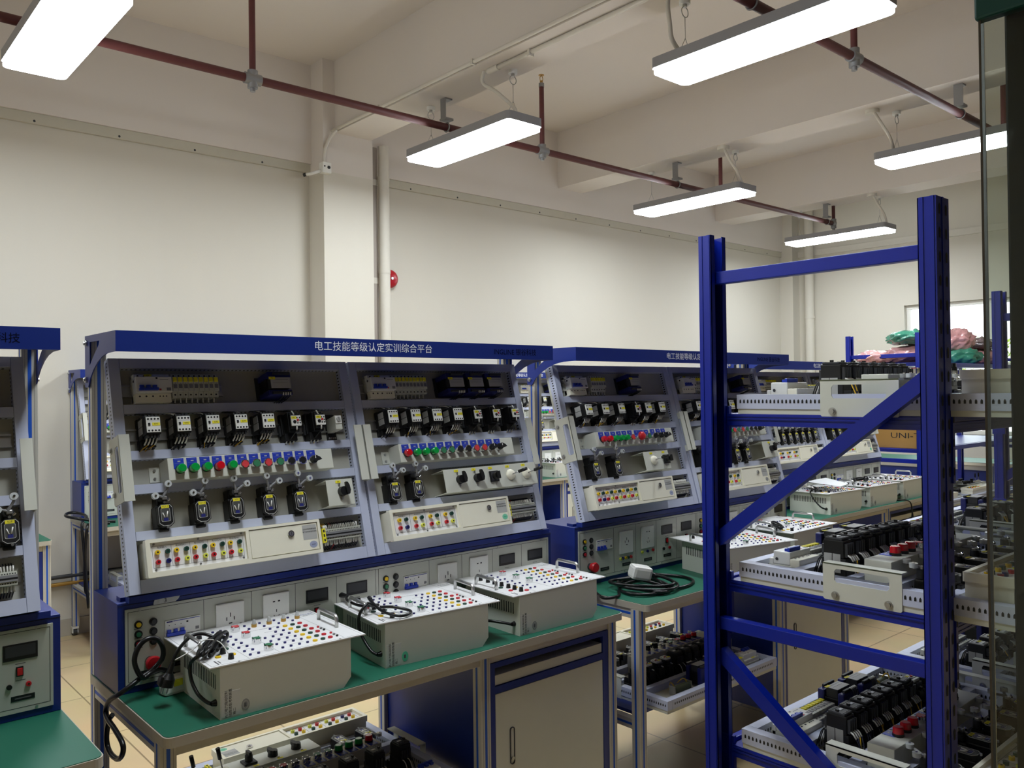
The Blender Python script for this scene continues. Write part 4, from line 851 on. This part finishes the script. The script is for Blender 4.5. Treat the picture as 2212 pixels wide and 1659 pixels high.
def tb_oval(color): return cached(('tb_oval', color), lambda m: m.cyl((0,0,0.1335), (0,0,0.1365), 0.0078, color, n=14))
def sticker_side(col):
    def f(m):
        m.box(0.003, 0.050, -0.0006, 0.0, 0.004, 0.066, 'tape'); m.text('PLC电力拖动控制', 0.0086, 'ink', T3(0.015, -0.0008, 0.036, R(90)) @ Matrix.Rotation(R(90), 4, 'Z')); m.text('线路技能考核装置', 0.0086, 'ink', T3(0.0255, -0.0008, 0.038, R(90)) @ Matrix.Rotation(R(90), 4, 'Z')); m.text('箱二', 0.0082, 'ink', T3(0.0355, -0.0008, 0.015, R(90)) @ Matrix.Rotation(R(90), 4, 'Z'))
        e = lambda s: [(0.064+0.0105*s*math.cos(i*0.314), 0.024+0.0145*s*math.sin(i*0.314)) for i in range(20)]
        m.prism(e(1), -0.0006, 0.0, col, 'y'); m.prism(e(0.72), -0.0008, -0.0006, 'light_grey' if col == 'sticker_grey' else 'sticker_teal', 'y', holes=[e(0.6)]); m.box(0.060, 0.066, -0.0009, -0.0006, 0.019, 0.029, 'ink_grey')
    return cached(('sticker_side', col), f)
def plug_mesh(m):   # moulded three pin plug, prongs along -x
    m.cyl((0,0,0), (0.020,0,0), 0.0185, 'cable_black', n=16); m.cyl((0.020,0,0), (0.034,0,0), 0.0185, 'cable_black', 0.010, 16); m.cyl((0.034,0,0), (0.062,0,0), 0.0085, 'cable_black', 0.006, 10); m.box(0.002, 0.024, -0.012, 0.012, 0.012, 0.021, 'cable_black', 0.003)
    for y, z in ((0.006, 0.006), (-0.006, 0.006), (0, -0.008)): m.box(-0.016, 0, y-0.003, y+0.003, z-0.0011, z+0.0011, 'steel')
def trainer_box(kind, label, loc, rz, cord=None, plug=None, scol='sticker_grey', group='trainer boxes on the workbenches'):
    t = thing('trainer_box', label, 'trainer box', loc, (0, 0, rz), group)
    obj('case', cached('tb_case', tb_case), t); obj('top_panel', tb_top(kind), t)
    for x in (-0.008, 0.376): obj('handle', cached('tb_handle', tb_handle), t, (x, 0.165 if x > 0 else 0.165, 0))
    ys = [0.031+0.0375*i for i in range(6)]
    J = []
    if kind == 'C':
        ys7 = [0.031+0.0405*i for i in range(7)]
        for y in ys7: J += [(0.224,y,'b'), (0.246,y,'b'), (0.267,y,'y'), (0.290,y,'g'), (0.312,y,'r')]
        for y in (0.035, 0.075, 0.115): J += [(0.180,y,'b'), (0.202,y,'b')]
        for y in (0.05, 0.09, 0.13, 0.17, 0.21, 0.25, 0.285): J += [(0.092,y,'b'), (0.113,y,'b')]
        for y in (0.18, 0.105, 0.032): J += [(0.334,y+0.02,'sr'), (0.334,y+0.006,'sg'), (0.334,y-0.008,'sk')]
        for y, c in ((0.266,'button_red'),(0.192,'button_green'),(0.121,'button_green')): obj('push_button', tb_button(c), t, (0.15, y, 0))
        for y in (0.257, 0.216, 0.180, 0.141, 0.105, 0.073, 0.039): obj('knob', cached('tb_knob', tb_knob), t, (0.041, y, 0))
        for x, y, c in ((0.02,0.068,'red'),(0.06,0.09,'yellow'),(0.02,0.12,'dark_green'),(0.062,0.035,'red')): obj('terminal', tb_oval(c), t, (x, y, 0))
    else:
        for y in ys: J += [(0.225,y,'b'), (0.248,y,'b'), (0.270,y,'y'), (0.293,y,'g'), (0.315,y,'r')]
        for y in ys[:4]: J += [(0.178,y,'b'), (0.201,y,'b')]
        for y in ys+[0.256, 0.294]: J += [(0.090,y,'b'), (0.112,y,'b')]
        for y in (0.127, 0.05): J += [(0.336,y+0.018,'sr'), (0.336,y,'sg'), (0.336,y-0.018,'sk')]
        for y, c in ((0.266,'button_red'),(0.191,'button_red'),(0.119,'button_green'),(0.042,'button_green')): obj('push_button', tb_button(c), t, (0.144, y, 0))
        if kind == 'A':
            for x in (0.202, 0.247, 0.291, 0.334): obj('indicator_lamp', cached('tb_lamp', tb_lamp), t, (x, 0.275, 0)); J += [(x-0.02,0.296,'b'), (x-0.022,0.258,'b')]
        for y in (0.036, 0.091, 0.154, 0.264): obj('knob', cached('tb_knob', tb_knob), t, (0.042, y, 0))
        for x, y, c in ((0.021,0.068,'yellow'),(0.058,0.065,'yellow'),(0.026,0.127,'dark_green'),(0.061,0.121,'dark_green'),(0.03,0.18,'red')): obj('terminal', tb_oval(c), t, (x, y, 0))
    cm = {'b': ('jack_blue', 0.0038), 'y': ('yellow', 0.0066), 'g': ('dark_green', 0.0066), 'r': ('red', 0.0066), 'sr': ('red', 0.0036), 'sg': ('mid_grey', 0.0036), 'sk': ('black', 0.0036)}
    for x, y, c in J: obj('jack_socket', tb_jack(*cm[c]), t, (x, y, 0))
    obj('sticker', sticker_side(scol), t)
    m = MB(); m.cyl((0, 0.028, 0.036), (-0.012, 0.028, 0.036), 0.009, 'cable_black', 0.006, 10); g = obj('cord_grommet', m, t)
    if cord:
        m = MB()
        for pts in cord: m.tube(pts, 0.0046, 'cable_black', 8, 6)
        c = obj('power_cord', m, t)
        if plug: obj('plug', cached('plug', plug_mesh), c, plug[0], plug[1])
    return t
# ------------------------------------------------------------------ blue racks
def upright_mesh(h):
    def f(m):
        B = 'rack_blue'
        m.box(0, 0.065, 0, 0.002, 0, h, B)
        for x0, x1 in ((0, 0.002), (0.063, 0.065)): m.box(x0, x1, 0.002, 0.038, 0, h, B)
        for x0, x1 in ((0, 0.016), (0.049, 0.065)): m.box(x0, x1, 0.036, 0.038, 0, h, B)
        for x0, x1 in ((-0.0015, 0.0), (0.065, 0.0665)):
            for y0, y1 in ((0.004, 0.012), (0.026, 0.034)): m.box(x0, x1, y0, y1, 0, h, B)
        m.box(0.029, 0.036, -0.0015, 0, 0, h, B)
        z = 0.05
        while z < h-0.02:
            for x in (0.016, 0.049): m.poly([(x-0.004, -0.0005, z-0.012), (x+0.004, -0.0005, z-0.012), (x+0.0055, -0.0005, z+0.006), (x, -0.0005, z+0.012), (x-0.0055, -0.0005, z+0.006)], 'ink')
            z += 0.05
        m.box(-0.01, 0.075, -0.012, 0.05, 0, 0.004, B)
    return cached(('upright', h), f)
def rack(label, x, y0, y1, length, h, tiers, struts, diags, loc_label_group='blue storage racks', far_brace=True):
    t = thing('storage_rack', label, 'rack', (x, y0, 0), group=loc_label_group); D = y1-y0
    for ux in (0.0, length):
        obj('upright', upright_mesh(h), t, (ux, 0, 0)); o = obj('upright', upright_mesh(h), t, (ux, D, 0)); o.scale = (1, -1, 1)
        for z in struts: m = MB(); m.box(0.020, 0.045, 0.03, D-0.03, z-0.016, z+0.016, 'rack_blue', 0.002); obj('cross_strut', m, t, (ux, 0, 0))
        for za, zb in (diags if ux == 0 or far_brace else ()):
            m = MB(); a = Vector((0.033, D-0.03, za)); b = Vector((0.033, 0.03, zb)); d = (b-a).normalized(); n = Vector((1,0,0)).cross(d)
            c = [a+n*0.017, a-n*0.017, b-n*0.017, b+n*0.017]; k = len(m.v)
            for dx in (-0.013, 0.013): m.v += [tuple(p+Vector((dx,0,0))) for p in c]
            for q in ((0,1,2,3),(4,5,6,7),(0,1,5,4),(1,2,6,5),(2,3,7,6),(3,0,4,7)): m.face([k+i for i in q], 'rack_blue')
            obj('diagonal_brace', m, t, (ux, 0, 0))
    for z in tiers:
        for y, s in ((0.0, 1), (D, -1)):
            m = MB(); L0, L1 = 0.068, length-0.003
            m.box(L0, L1, y+s*0.004, y+s*0.040, z-0.036, z-0.012, 'rack_blue', 0.002); m.box(L0, L1, y+s*0.004, y+s*0.024, z-0.012, z, 'rack_blue', 0.002)
            for zz in (-0.031, -0.021): m.box(L0, L1, y+s*0.0025, y+s*0.004, z+zz-0.002, z+zz+0.002, 'rack_blue')
            bm_ = obj('shelf_beam', m, t)
            for xx in (0.060, length-0.006):
                m = MB(); m.box(xx, xx+0.011, y-s*0.003, y+s*0.045, z-0.14, z+0.02, 'rack_blue')
                if s > 0:
                    for zz in (-0.115, -0.055, -0.005): m.box(xx+0.002, xx+0.008, y-s*0.0035, y-s*0.003, z+zz-0.008, z+zz+0.008, 'ink')
                obj('beam_connector', m, bm_)
        m = MB(); m.box(0.058, length+0.01, 0.041, D-0.041, z-0.018, z, 'rack_blue', 0.001)
        for zz in (0.003, 0.010): m.box(0.0555, 0.058, 0.043, D-0.043, z-zz-0.004, z-zz, 'rack_blue')
        m.box(0.058, 0.085, 0.041, D-0.041, z-0.030, z-0.018, 'rack_blue'); obj('shelf_deck', m, t)
    return t
RX, RY0, RY1 = 1.80, 0.712, 1.305
rack('tall blue slotted rack with component trays on three tiers beside the glass door', RX, RY0, RY1, 2.05, 1.975, (1.514, 1.084, 0.657, 0.2), (1.865, 0.977, 0.45), ((1.19, 1.60), (0.90, 0.50)))
rack('low looking blue rack by the window loaded with plastic wrapped bundles', 6.70, 2.787, 3.392, 2.3, 2.0, (1.77, 1.08, 0.6), (1.825, 0.985, 0.4), ((0.9, 0.45),), far_brace=False)

# ------------------------------------------------------------------ benches, panels and boxes
GB = 'training workbenches'; GP = 'training panels'
bench('workbench cut off by the photo edge, its sign ending beside the tape marked bench', -1.065, 2.0, group=GB)
bench('workbench whose sign shows its whole title, with a taped number on its console', 0.674, 2.0, tape=True, group=GB)
bench('workbench behind the tall blue rack upright, with a coiled black cable on its green top', 2.41, 2.0, group=GB)
bench('workbench far down the row with a sheet of paper on one of its trainer boxes', 4.72, 2.565, group=GB)
bench('workbench against the back wall whose green corner shows past the cut off bench', -0.46, 5.2, group=GB)
bench('workbench against the back wall with a hanging black cable and bare lower shelf corner', 1.455, 5.47, group=GB)
bench('workbench against the back wall seen through the gap between the two main benches', 4.48, 5.46, group=GB)
bench('distant workbench at the end of the back wall, only its blue sign showing', 8.15, 5.46, group=GB)
leaning_panel(B0P, -1.065, 2.0, 0, 1, 'leaning training panel at the photo edge above a dark meter and a red rocker switch', GP)
leaning_panel(P1, 0.674, 2.0, 0, 0, 'leaning training panel with five limit switches and one knob box, above the taped number', GP)
leaning_panel(P2, 0.674, 2.0, 0, 1, 'leaning training panel with a long box of five knobs and two joysticks', GP)
leaning_panel(P3, 2.415, 2.0, 0, 0, 'leaning training panel with a big red mushroom button and a slotted side handle facing out', GP)
leaning_panel(P4, 2.415, 2.0, 0, 1, 'leaning training panel mostly hidden behind the tall blue rack upright', GP)
leaning_panel(P5, 4.72, 2.565, 0, 0, 'distant leaning training panel with a close row of seven limit switches', GP)
leaning_panel(P2, 4.72, 2.565, 0, 1, 'distant leaning training panel beside the cardboard box on the window rack', GP)
leaning_panel(P1, 1.455, 5.47, 0, 0, 'small looking leaning training panel by the back wall behind the taped bench post', GP)
leaning_panel(P3, 4.48, 5.46, 0, 1, 'small looking leaning training panel seen between the two main benches', GP)
TR = 'component trays lying flat'
flat_panel(dict(P6, seed=11, trans=[], btn=P1['btn'][5:]), 1.857, 0.572, 1.5635, 'component tray on the top tier of the tall blue rack', TR)
flat_panel(P6, 1.857, 0.572, 1.1335, 'component tray on the tall blue rack middle tier, by the open frame', TR)
flat_panel(dict(P6, seed=12, fuses=(0.165, 8)), 1.857, 0.572, 0.7065, 'component tray on the tall blue rack lowest visible tier, by the open frame', TR)
flat_panel(P3, 2.75, 0.572, 1.1335, 'component tray further along the middle tier of the tall blue rack', TR)
flat_panel(P2, 2.75, 0.572, 0.7065, 'component tray further along the lowest visible tier of the tall blue rack', TR)
flat_panel(dict(P2, dark=True), 1.585, 2.684, 0.4015, 'component tray with knobs on the shelf under the bench with the taped number', TR, R(180))
flat_panel(dict(P6, seed=13), 3.275, 2.655, 0.4015, 'component tray on the shelf under the bench with the coiled cable', TR, R(180))
flat_panel(dict(P5, seed=21), 6.79, 2.73, 0.6495, 'component tray on the low tier of the far rack by the window', TR)
flat_panel(dict(P2, seed=22), 7.62, 2.73, 0.6495, 'component tray deeper in the low tier of the far rack', TR)
flat_panel(P5, 2.38, 6.085, 0.4015, 'component tray on the shelf under the back wall bench with the hanging cable', TR, R(180))

TOP = 0.7812
bundle = lambda x, y, z, k=1: [(x, y, z), (x+0.045, y+0.07*k, z+0.006), (x+0.06, y+0.10*k, z+0.012), (x+0.045, y+0.085*k, z+0.016), (x-0.005, y+0.02*k, z+0.012), (x-0.02, y-0.015, z+0.008), (x-0.008, y-0.012, z+0.018), (x+0.05, y+0.06*k, z+0.022), (x+0.072, y+0.09*k, z+0.012), (x+0.06, y+0.06*k, z+0.008), (x+0.02, y+0.0, z+0.01)]
c1 = [[(-0.012,0.028,0.036), (-0.020,0.045,0.040), (-0.030,0.075,0.055), (-0.036,0.10,0.085), (-0.038,0.10,0.120), (-0.034,0.075,0.142), (-0.015,0.07,0.150), (0.0,0.085,0.146)], bundle(0.0, 0.07, 0.142), bundle(0.012, 0.082, 0.15), bundle(-0.006, 0.09, 0.138),
      [(0.06,0.17,0.15), (0.03,0.19,0.165), (0.0,0.187,0.168), (-0.021,0.183,0.158), (-0.041,0.183,0.138), (-0.051,0.183,0.119), (-0.055,0.183,0.108)]]
b1 = trainer_box('A', 'trainer box with four clear lamps, its cord bundle and plug by the red emergency button', (0.813, 2.022, TOP), R(-1.5), c1, ((-0.073, 0.183, 0.052), (0, R(-72), 0)))
m = MB(); m.tube([(-0.075,0.10,0.14), (-0.03,0.105,0.155), (0.0,0.11,0.172), (0.03,0.085,0.168), (0.045,0.06,0.14)], 0.0014, 'wire_white', 5, 5); obj('cable_tie', m, b1)
c2 = [[(-0.012,0.028,0.036), (-0.022,0.05,0.045), (-0.030,0.085,0.075), (-0.036,0.10,0.11), (-0.034,0.095,0.145), (-0.005,0.10,0.170), (0.015,0.11,0.155)], [(0.015,0.11,0.155), (0.045,0.17,0.150), (0.05,0.20,0.16), (0.02,0.14,0.17), (0.02,0.06,0.152), (0.05,0.01,0.142), (0.09,0.015,0.142), (0.105,0.05,0.142), (0.07,0.085,0.150), (0.03,0.09,0.155)], [(0.03,0.10,0.160), (0.0,0.16,0.150), (-0.005,0.24,0.150), (0.005,0.275,0.154)]]
trainer_box('B', 'trainer box with its plug on top and a bright teal round sticker', (1.319, 2.068, TOP), R(-5.5), c2, ((-0.008, 0.335, 0.156), (0, 0, R(-75))), 'sticker_teal')
c3 = [[(-0.012,0.028,0.036), (-0.035,0.05,0.042), (-0.070,0.09,0.046), (-0.10,0.115,0.03), (-0.112,0.12,0.008), (-0.10,0.18,0.006), (-0.05,0.26,0.006), (0.0,0.31,0.006)], [(-0.05,0.15,0.006), (0.0,0.03,0.006), (-0.03,0.015,0.006), (-0.1,0.10,0.006)]]
trainer_box('C', 'trainer box with a row of seven black knobs beside the aisle gap', (1.812, 2.035, TOP), R(-1.0), c3[:1], None, 'sticker_grey')
c4 = [[(-0.012,0.028,0.036), (-0.03,0.05,0.06), (-0.034,0.07,0.12), (0.0,0.09,0.145)], bundle(0.0, 0.07, 0.142)]
trainer_box('A', 'trainer box turned askew on the bench with the coiled cable, half behind the rack upright', (2.953, 2.022, TOP), R(-14), c4)
trainer_box('B', 'trainer box seen through the rack frame with a small cord bundle by its handle', (3.497, 2.028, TOP), R(0.5), c4, None, 'sticker_teal')
t = trainer_box('B', 'trainer box under a sheet of white paper on the far bench of the row', (4.93, 2.61, TOP), R(-4), [[(-0.012,0.028,0.036), (-0.03,0.05,0.05), (-0.035,0.09,0.09), (-0.03,0.12,0.13), (0.0,0.13,0.145)], bundle(0.0, 0.10, 0.142)])
trainer_box('C', 'trainer box in the middle of the far bench, its black cord bundle on top', (5.44, 2.60, TOP), R(-3), [bundle(0.12, 0.18, 0.142, 0.5), bundle(0.19, 0.22, 0.142, -0.4)], ((0.26, 0.17, 0.155), (0, 0, R(200))))
trainer_box('C', 'trainer box at the window end of the far bench, cord trailing over the edge', (5.94, 2.60, TOP), R(0), [[(-0.012,0.028,0.036), (-0.05,0.03,0.02), (-0.10,0.0,0.007), (-0.05,-0.035,0.007), (0.0,-0.05,-0.02), (0.01,-0.055,-0.10)]], ((0.01, -0.055, -0.15), (0, R(-90), 0)))
trainer_box('B', 'trainer box on the back wall bench with the hanging cable', (1.95, 5.62, TOP), R(3), c4)
trainer_box('C', 'trainer box seen through the gap between the main benches, cord bundle on top', (5.36, 5.50, TOP), R(0), [bundle(0.0, 0.10, 0.142), bundle(0.08, 0.10, 0.142), bundle(0.16, 0.10, 0.142)])

def paper():
    m = MB(); v = len(m.v); n = 8
    for k in range(2):
        for i in range(n+1):
            for j in range(n+1):
                x = -0.105+0.21*i/n; y = -0.148+0.296*j/n; m.v.append((x, y, 0.008*math.sin(3*x*9)*math.sin(y*11)+0.012*(abs(x)/0.1)**3-0.0005*k))
    for k in range(2):
        for i in range(n):
            for j in range(n): a = v+k*(n+1)**2+i*(n+1)+j; m.face([a, a+n+1, a+n+2, a+1], 'paper', True)
    o = obj('paper_sheet', m, None, (5.10, 2.76, 0.957), (0, 0, R(-35))); tag(o, 'white sheet of paper lying on the first trainer box of the far bench', 'paper')
paper()

def cables():
    t = thing('power_cable', 'thick black cable looped before the red emergency button and hanging off the bench end', 'cable', (0.72, 2.31, TOP))
    o = Vector((0.72, 2.31, TOP)); P = lambda L: [Vector(p)-o for p in L]
    m = MB(); m.tube(P([(0.83,2.335,0.80), (0.78,2.325,0.840), (0.741,2.305,0.845), (0.721,2.30,0.838), (0.706,2.30,0.858), (0.698,2.30,0.890), (0.709,2.30,0.922), (0.730,2.30,0.938), (0.756,2.30,0.933), (0.772,2.305,0.906), (0.773,2.31,0.878), (0.759,2.315,0.858), (0.741,2.315,0.846), (0.718,2.31,0.838), (0.691,2.30,0.827), (0.664,2.305,0.810), (0.655,2.357,0.783), (0.654,2.389,0.757), (0.654,2.397,0.737), (0.652,2.365,0.727), (0.650,2.305,0.722), (0.650,2.247,0.708), (0.650,2.235,0.690), (0.650,2.255,0.666), (0.650,2.287,0.651), (0.650,2.334,0.647), (0.650,2.367,0.657), (0.650,2.377,0.683), (0.656,2.376,0.722), (0.660,2.36,0.74)]), 0.0068, 'cable_black', 9, 5); obj('cable_loop', m, t)
    # coil on the second bench
    t = thing('cable_coil', 'coil of thick black cable with a white plug lying on the green worktop', 'cable', (2.62, 2.17, TOP))
    m = MB(); pts = []
    for i in range(54):
        a = i*2*math.pi/13.0; q = 0.86+0.14*math.sin(i*0.9)
        pts.append((0.02*math.sin(i*0.7)-0.02+0.125*q*math.cos(a), 0.01*math.cos(i*1.3)+0.118*q*math.sin(a), 0.007+0.0075*(i//13)+0.003*math.sin(i)))
    pts += [(0.10,0.10,0.03), (0.19,0.09,0.012), (0.245,0.02,0.007), (0.22,-0.06,0.007), (0.14,-0.10,0.008), (0.04,-0.10,0.012), (-0.03,-0.05,0.036), (-0.06,0.0,0.05)]
    m.tube(pts, 0.0066, 'cable_black', 9, 4); m.tube([(-0.15,0.02,0.008), (-0.20,-0.02,0.0068), (-0.26,0.0,0.0068), (-0.205,0.10,0.0068)], 0.0062, 'cable_black', 8, 5); obj('cable_loops', m, t)
    m = MB(); m.box(-0.042, 0.042, -0.028, 0.028, -0.026, 0.028, 'white_plastic', 0.012); m.cyl((0.036,0,0), (0.062,0,-0.006), 0.012, 'cable_black'); obj('plug', m, t, (-0.055, -0.01, 0.074), (R(8), R(12), R(-22)), label='white plug')
    # hanging cable on the back wall bench
    t = thing('power_cable', 'black cable lying in a loop on the back wall bench corner and hanging below it', 'cable', (1.50, 5.6, TOP))
    m = MB(); m.tube([(0.10,0.02,0.009), (0.0,0.05,0.02), (-0.11,0.0,0.05), (-0.165,0.09,0.062), (-0.13,0.20,0.066), (-0.075,0.235,0.06), (-0.045,0.14,0.05), (-0.05,0.02,0.03), (0.05,-0.04,0.009)], 0.009, 'cable_black', 8, 6)
    m.tube([(-0.06,0.12,0.012), (-0.075,0.10,-0.02), (-0.072,0.06,-0.20), (-0.07,0.05,-0.40), (-0.06,0.0,-0.42)], 0.009, 'cable_black', 8, 6); m.tube([(-0.06,0.02,0.008), (-0.076,-0.01,-0.03), (-0.074,0.04,-0.22), (-0.07,-0.02,-0.50)], 0.009, 'cable_black', 8, 6); obj('cable_loop', m, t)
    t = thing('power_adapter', 'small white adapter with a yellow tag half hidden behind the first trainer box', 'adapter', (0.80, 2.30, TOP), (0, 0, R(10)))
    m = MB(); m.box(-0.035, 0.04, -0.02, 0.02, 0.0, 0.045, 'white_plastic', 0.008); obj('adapter_body', m, t); m = MB(); m.box(-0.012, 0.012, -0.0215, -0.0198, 0.022, 0.040, 'label_yellow'); obj('yellow_tag', m, t)
cables()

# ------------------------------------------------------------------ far end of the room
def far_things():
    def table(label, x, y):
        t = thing('work_table', label, 'table', (x, y, 0), (0, 0, R(-90)), 'plain tables by the window wall'); L = 1.6
        m = MB(); m.prism(rect(0, L, 0, 0.6, 0.02), 0.752, 0.7795, 'ivory'); obj('tabletop', m, t); m = MB(); m.prism(rect(0.003, L-0.003, 0.003, 0.597, 0.02), 0.7795, 0.782, 'green_mat'); obj('green_mat', m, t)
        m = MB(); m.box(0.04, L-0.04, 0.02, 0.05, 0.70, 0.752, 'light_grey'); obj('front_rail', m, t)
        for px in (0.0, L-0.04):
            for py in (0.02, 0.54): obj('leg', cached('plain_leg', lambda m: profile(m, 0, 0.04, 0, 0.04, 0, 0.752)), t, (px, py, 0))
        for z in (0.52, 0.40): m = MB(); m.box(0.05, L-0.05, 0.03, 0.05, z-0.05, z+0.05, 'ivory', 0.004); obj('drawer', m, t)
        m = MB(); m.box(0.04, L-0.04, 0.05, 0.55, 0.30, 0.70, 'blue_powder'); obj('cabinet_body', m, t)
        m = MB(); m.box(0.04, L-0.04, 0.54, 0.57, 0.60, 0.66, 'aluminium'); obj('rear_rail', m, t)
        return t
    table('plain work table by the window wall behind the wrapped bundles rack', 9.3, 4.75)
    table('plain work table by the window wall seen past the tall blue upright', 9.3, 3.10)
    # bundles on the top tier of the far rack
    spec = [(6.86, 3.20, 0.16, 0.17, 0.06, 'bag_red', 0, 'flat red wrapped bundle at the open end of the far rack top'), (6.98, 2.96, 0.22, 0.19, 0.08, 'bag_red', 0, 'red wrapped bundle under the green one on the far rack'), (6.95, 2.96, 0.22, 0.17, 0.065, 'bag_green', 0.15, 'green wrapped bundle on top of the pile of the far rack'),
            (8.02, 3.03, 0.17, 0.16, 0.11, 'bag_red', 0.13, 'tall red wrapped bundle against the window light'), (8.05, 3.0, 0.2, 0.18, 0.085, 'bag_green', 0, 'green wrapped bundle low in the pile beyond the rack post'), (8.52, 3.0, 0.22, 0.17, 0.085, 'bag_red', 0, 'pink wrapped bundle near the glass door edge'), (8.50, 3.0, 0.24, 0.16, 0.065, 'bag_brown', 0.14, 'dark brown wrapped bundle lying over the pink one')]
    for x, y, a, b, c, mt, dz, lb in spec:
        bm = bmesh.new(); bmesh.ops.create_icosphere(bm, subdivisions=4, radius=1.0); q = random.Random(int(x*100)+int(dz*100))
        ph = [q.uniform(0, 6.28) for _ in range(6)]
        for v in bm.verts:
            d = v.co.normalized(); k = 1+0.13*math.sin(5*d.x+ph[0])*math.sin(6*d.y+ph[1])+0.10*math.sin(13*d.x+ph[2])*math.sin(11*d.y+9*d.z+ph[3])+0.06*math.sin(27*d.y+21*d.x+ph[4])*math.sin(17*d.z+ph[5])
            v.co = Vector((d.x*a*k, d.y*b*k, max(-0.8, d.z)*c*k))
        me = bpy.data.meshes.new('wrapped_bundle'); bm.to_mesh(me); bm.free(); me.materials.append(MATS[mt])
        for p in me.polygons: p.use_smooth = True
        o = obj('wrapped_bundle', me, None, (x, y, 1.771+c*0.78+dz)); tag(o, lb, 'bag', 'wrapped bundles on the far rack')
    # cardboard carton on the middle tier of the far rack
    t = thing('cardboard_box', 'brown cardboard carton with big dark lettering on the far rack', 'box', (6.80, 2.80, 1.081))
    m = MB(); m.box(0, 0.40, 0, 0.52, 0, 0.40, 'cardboard', 0.003); obj('carton', m, t)
    m = MB(); m.text('UNI-T', 0.062, 'ink', T3(-0.0012, 0.155, 0.100, R(90), 0, R(-90)) @ Matrix.Diagonal((1.45, 1, 1, 1))); obj('lettering', m, t)
far_things()
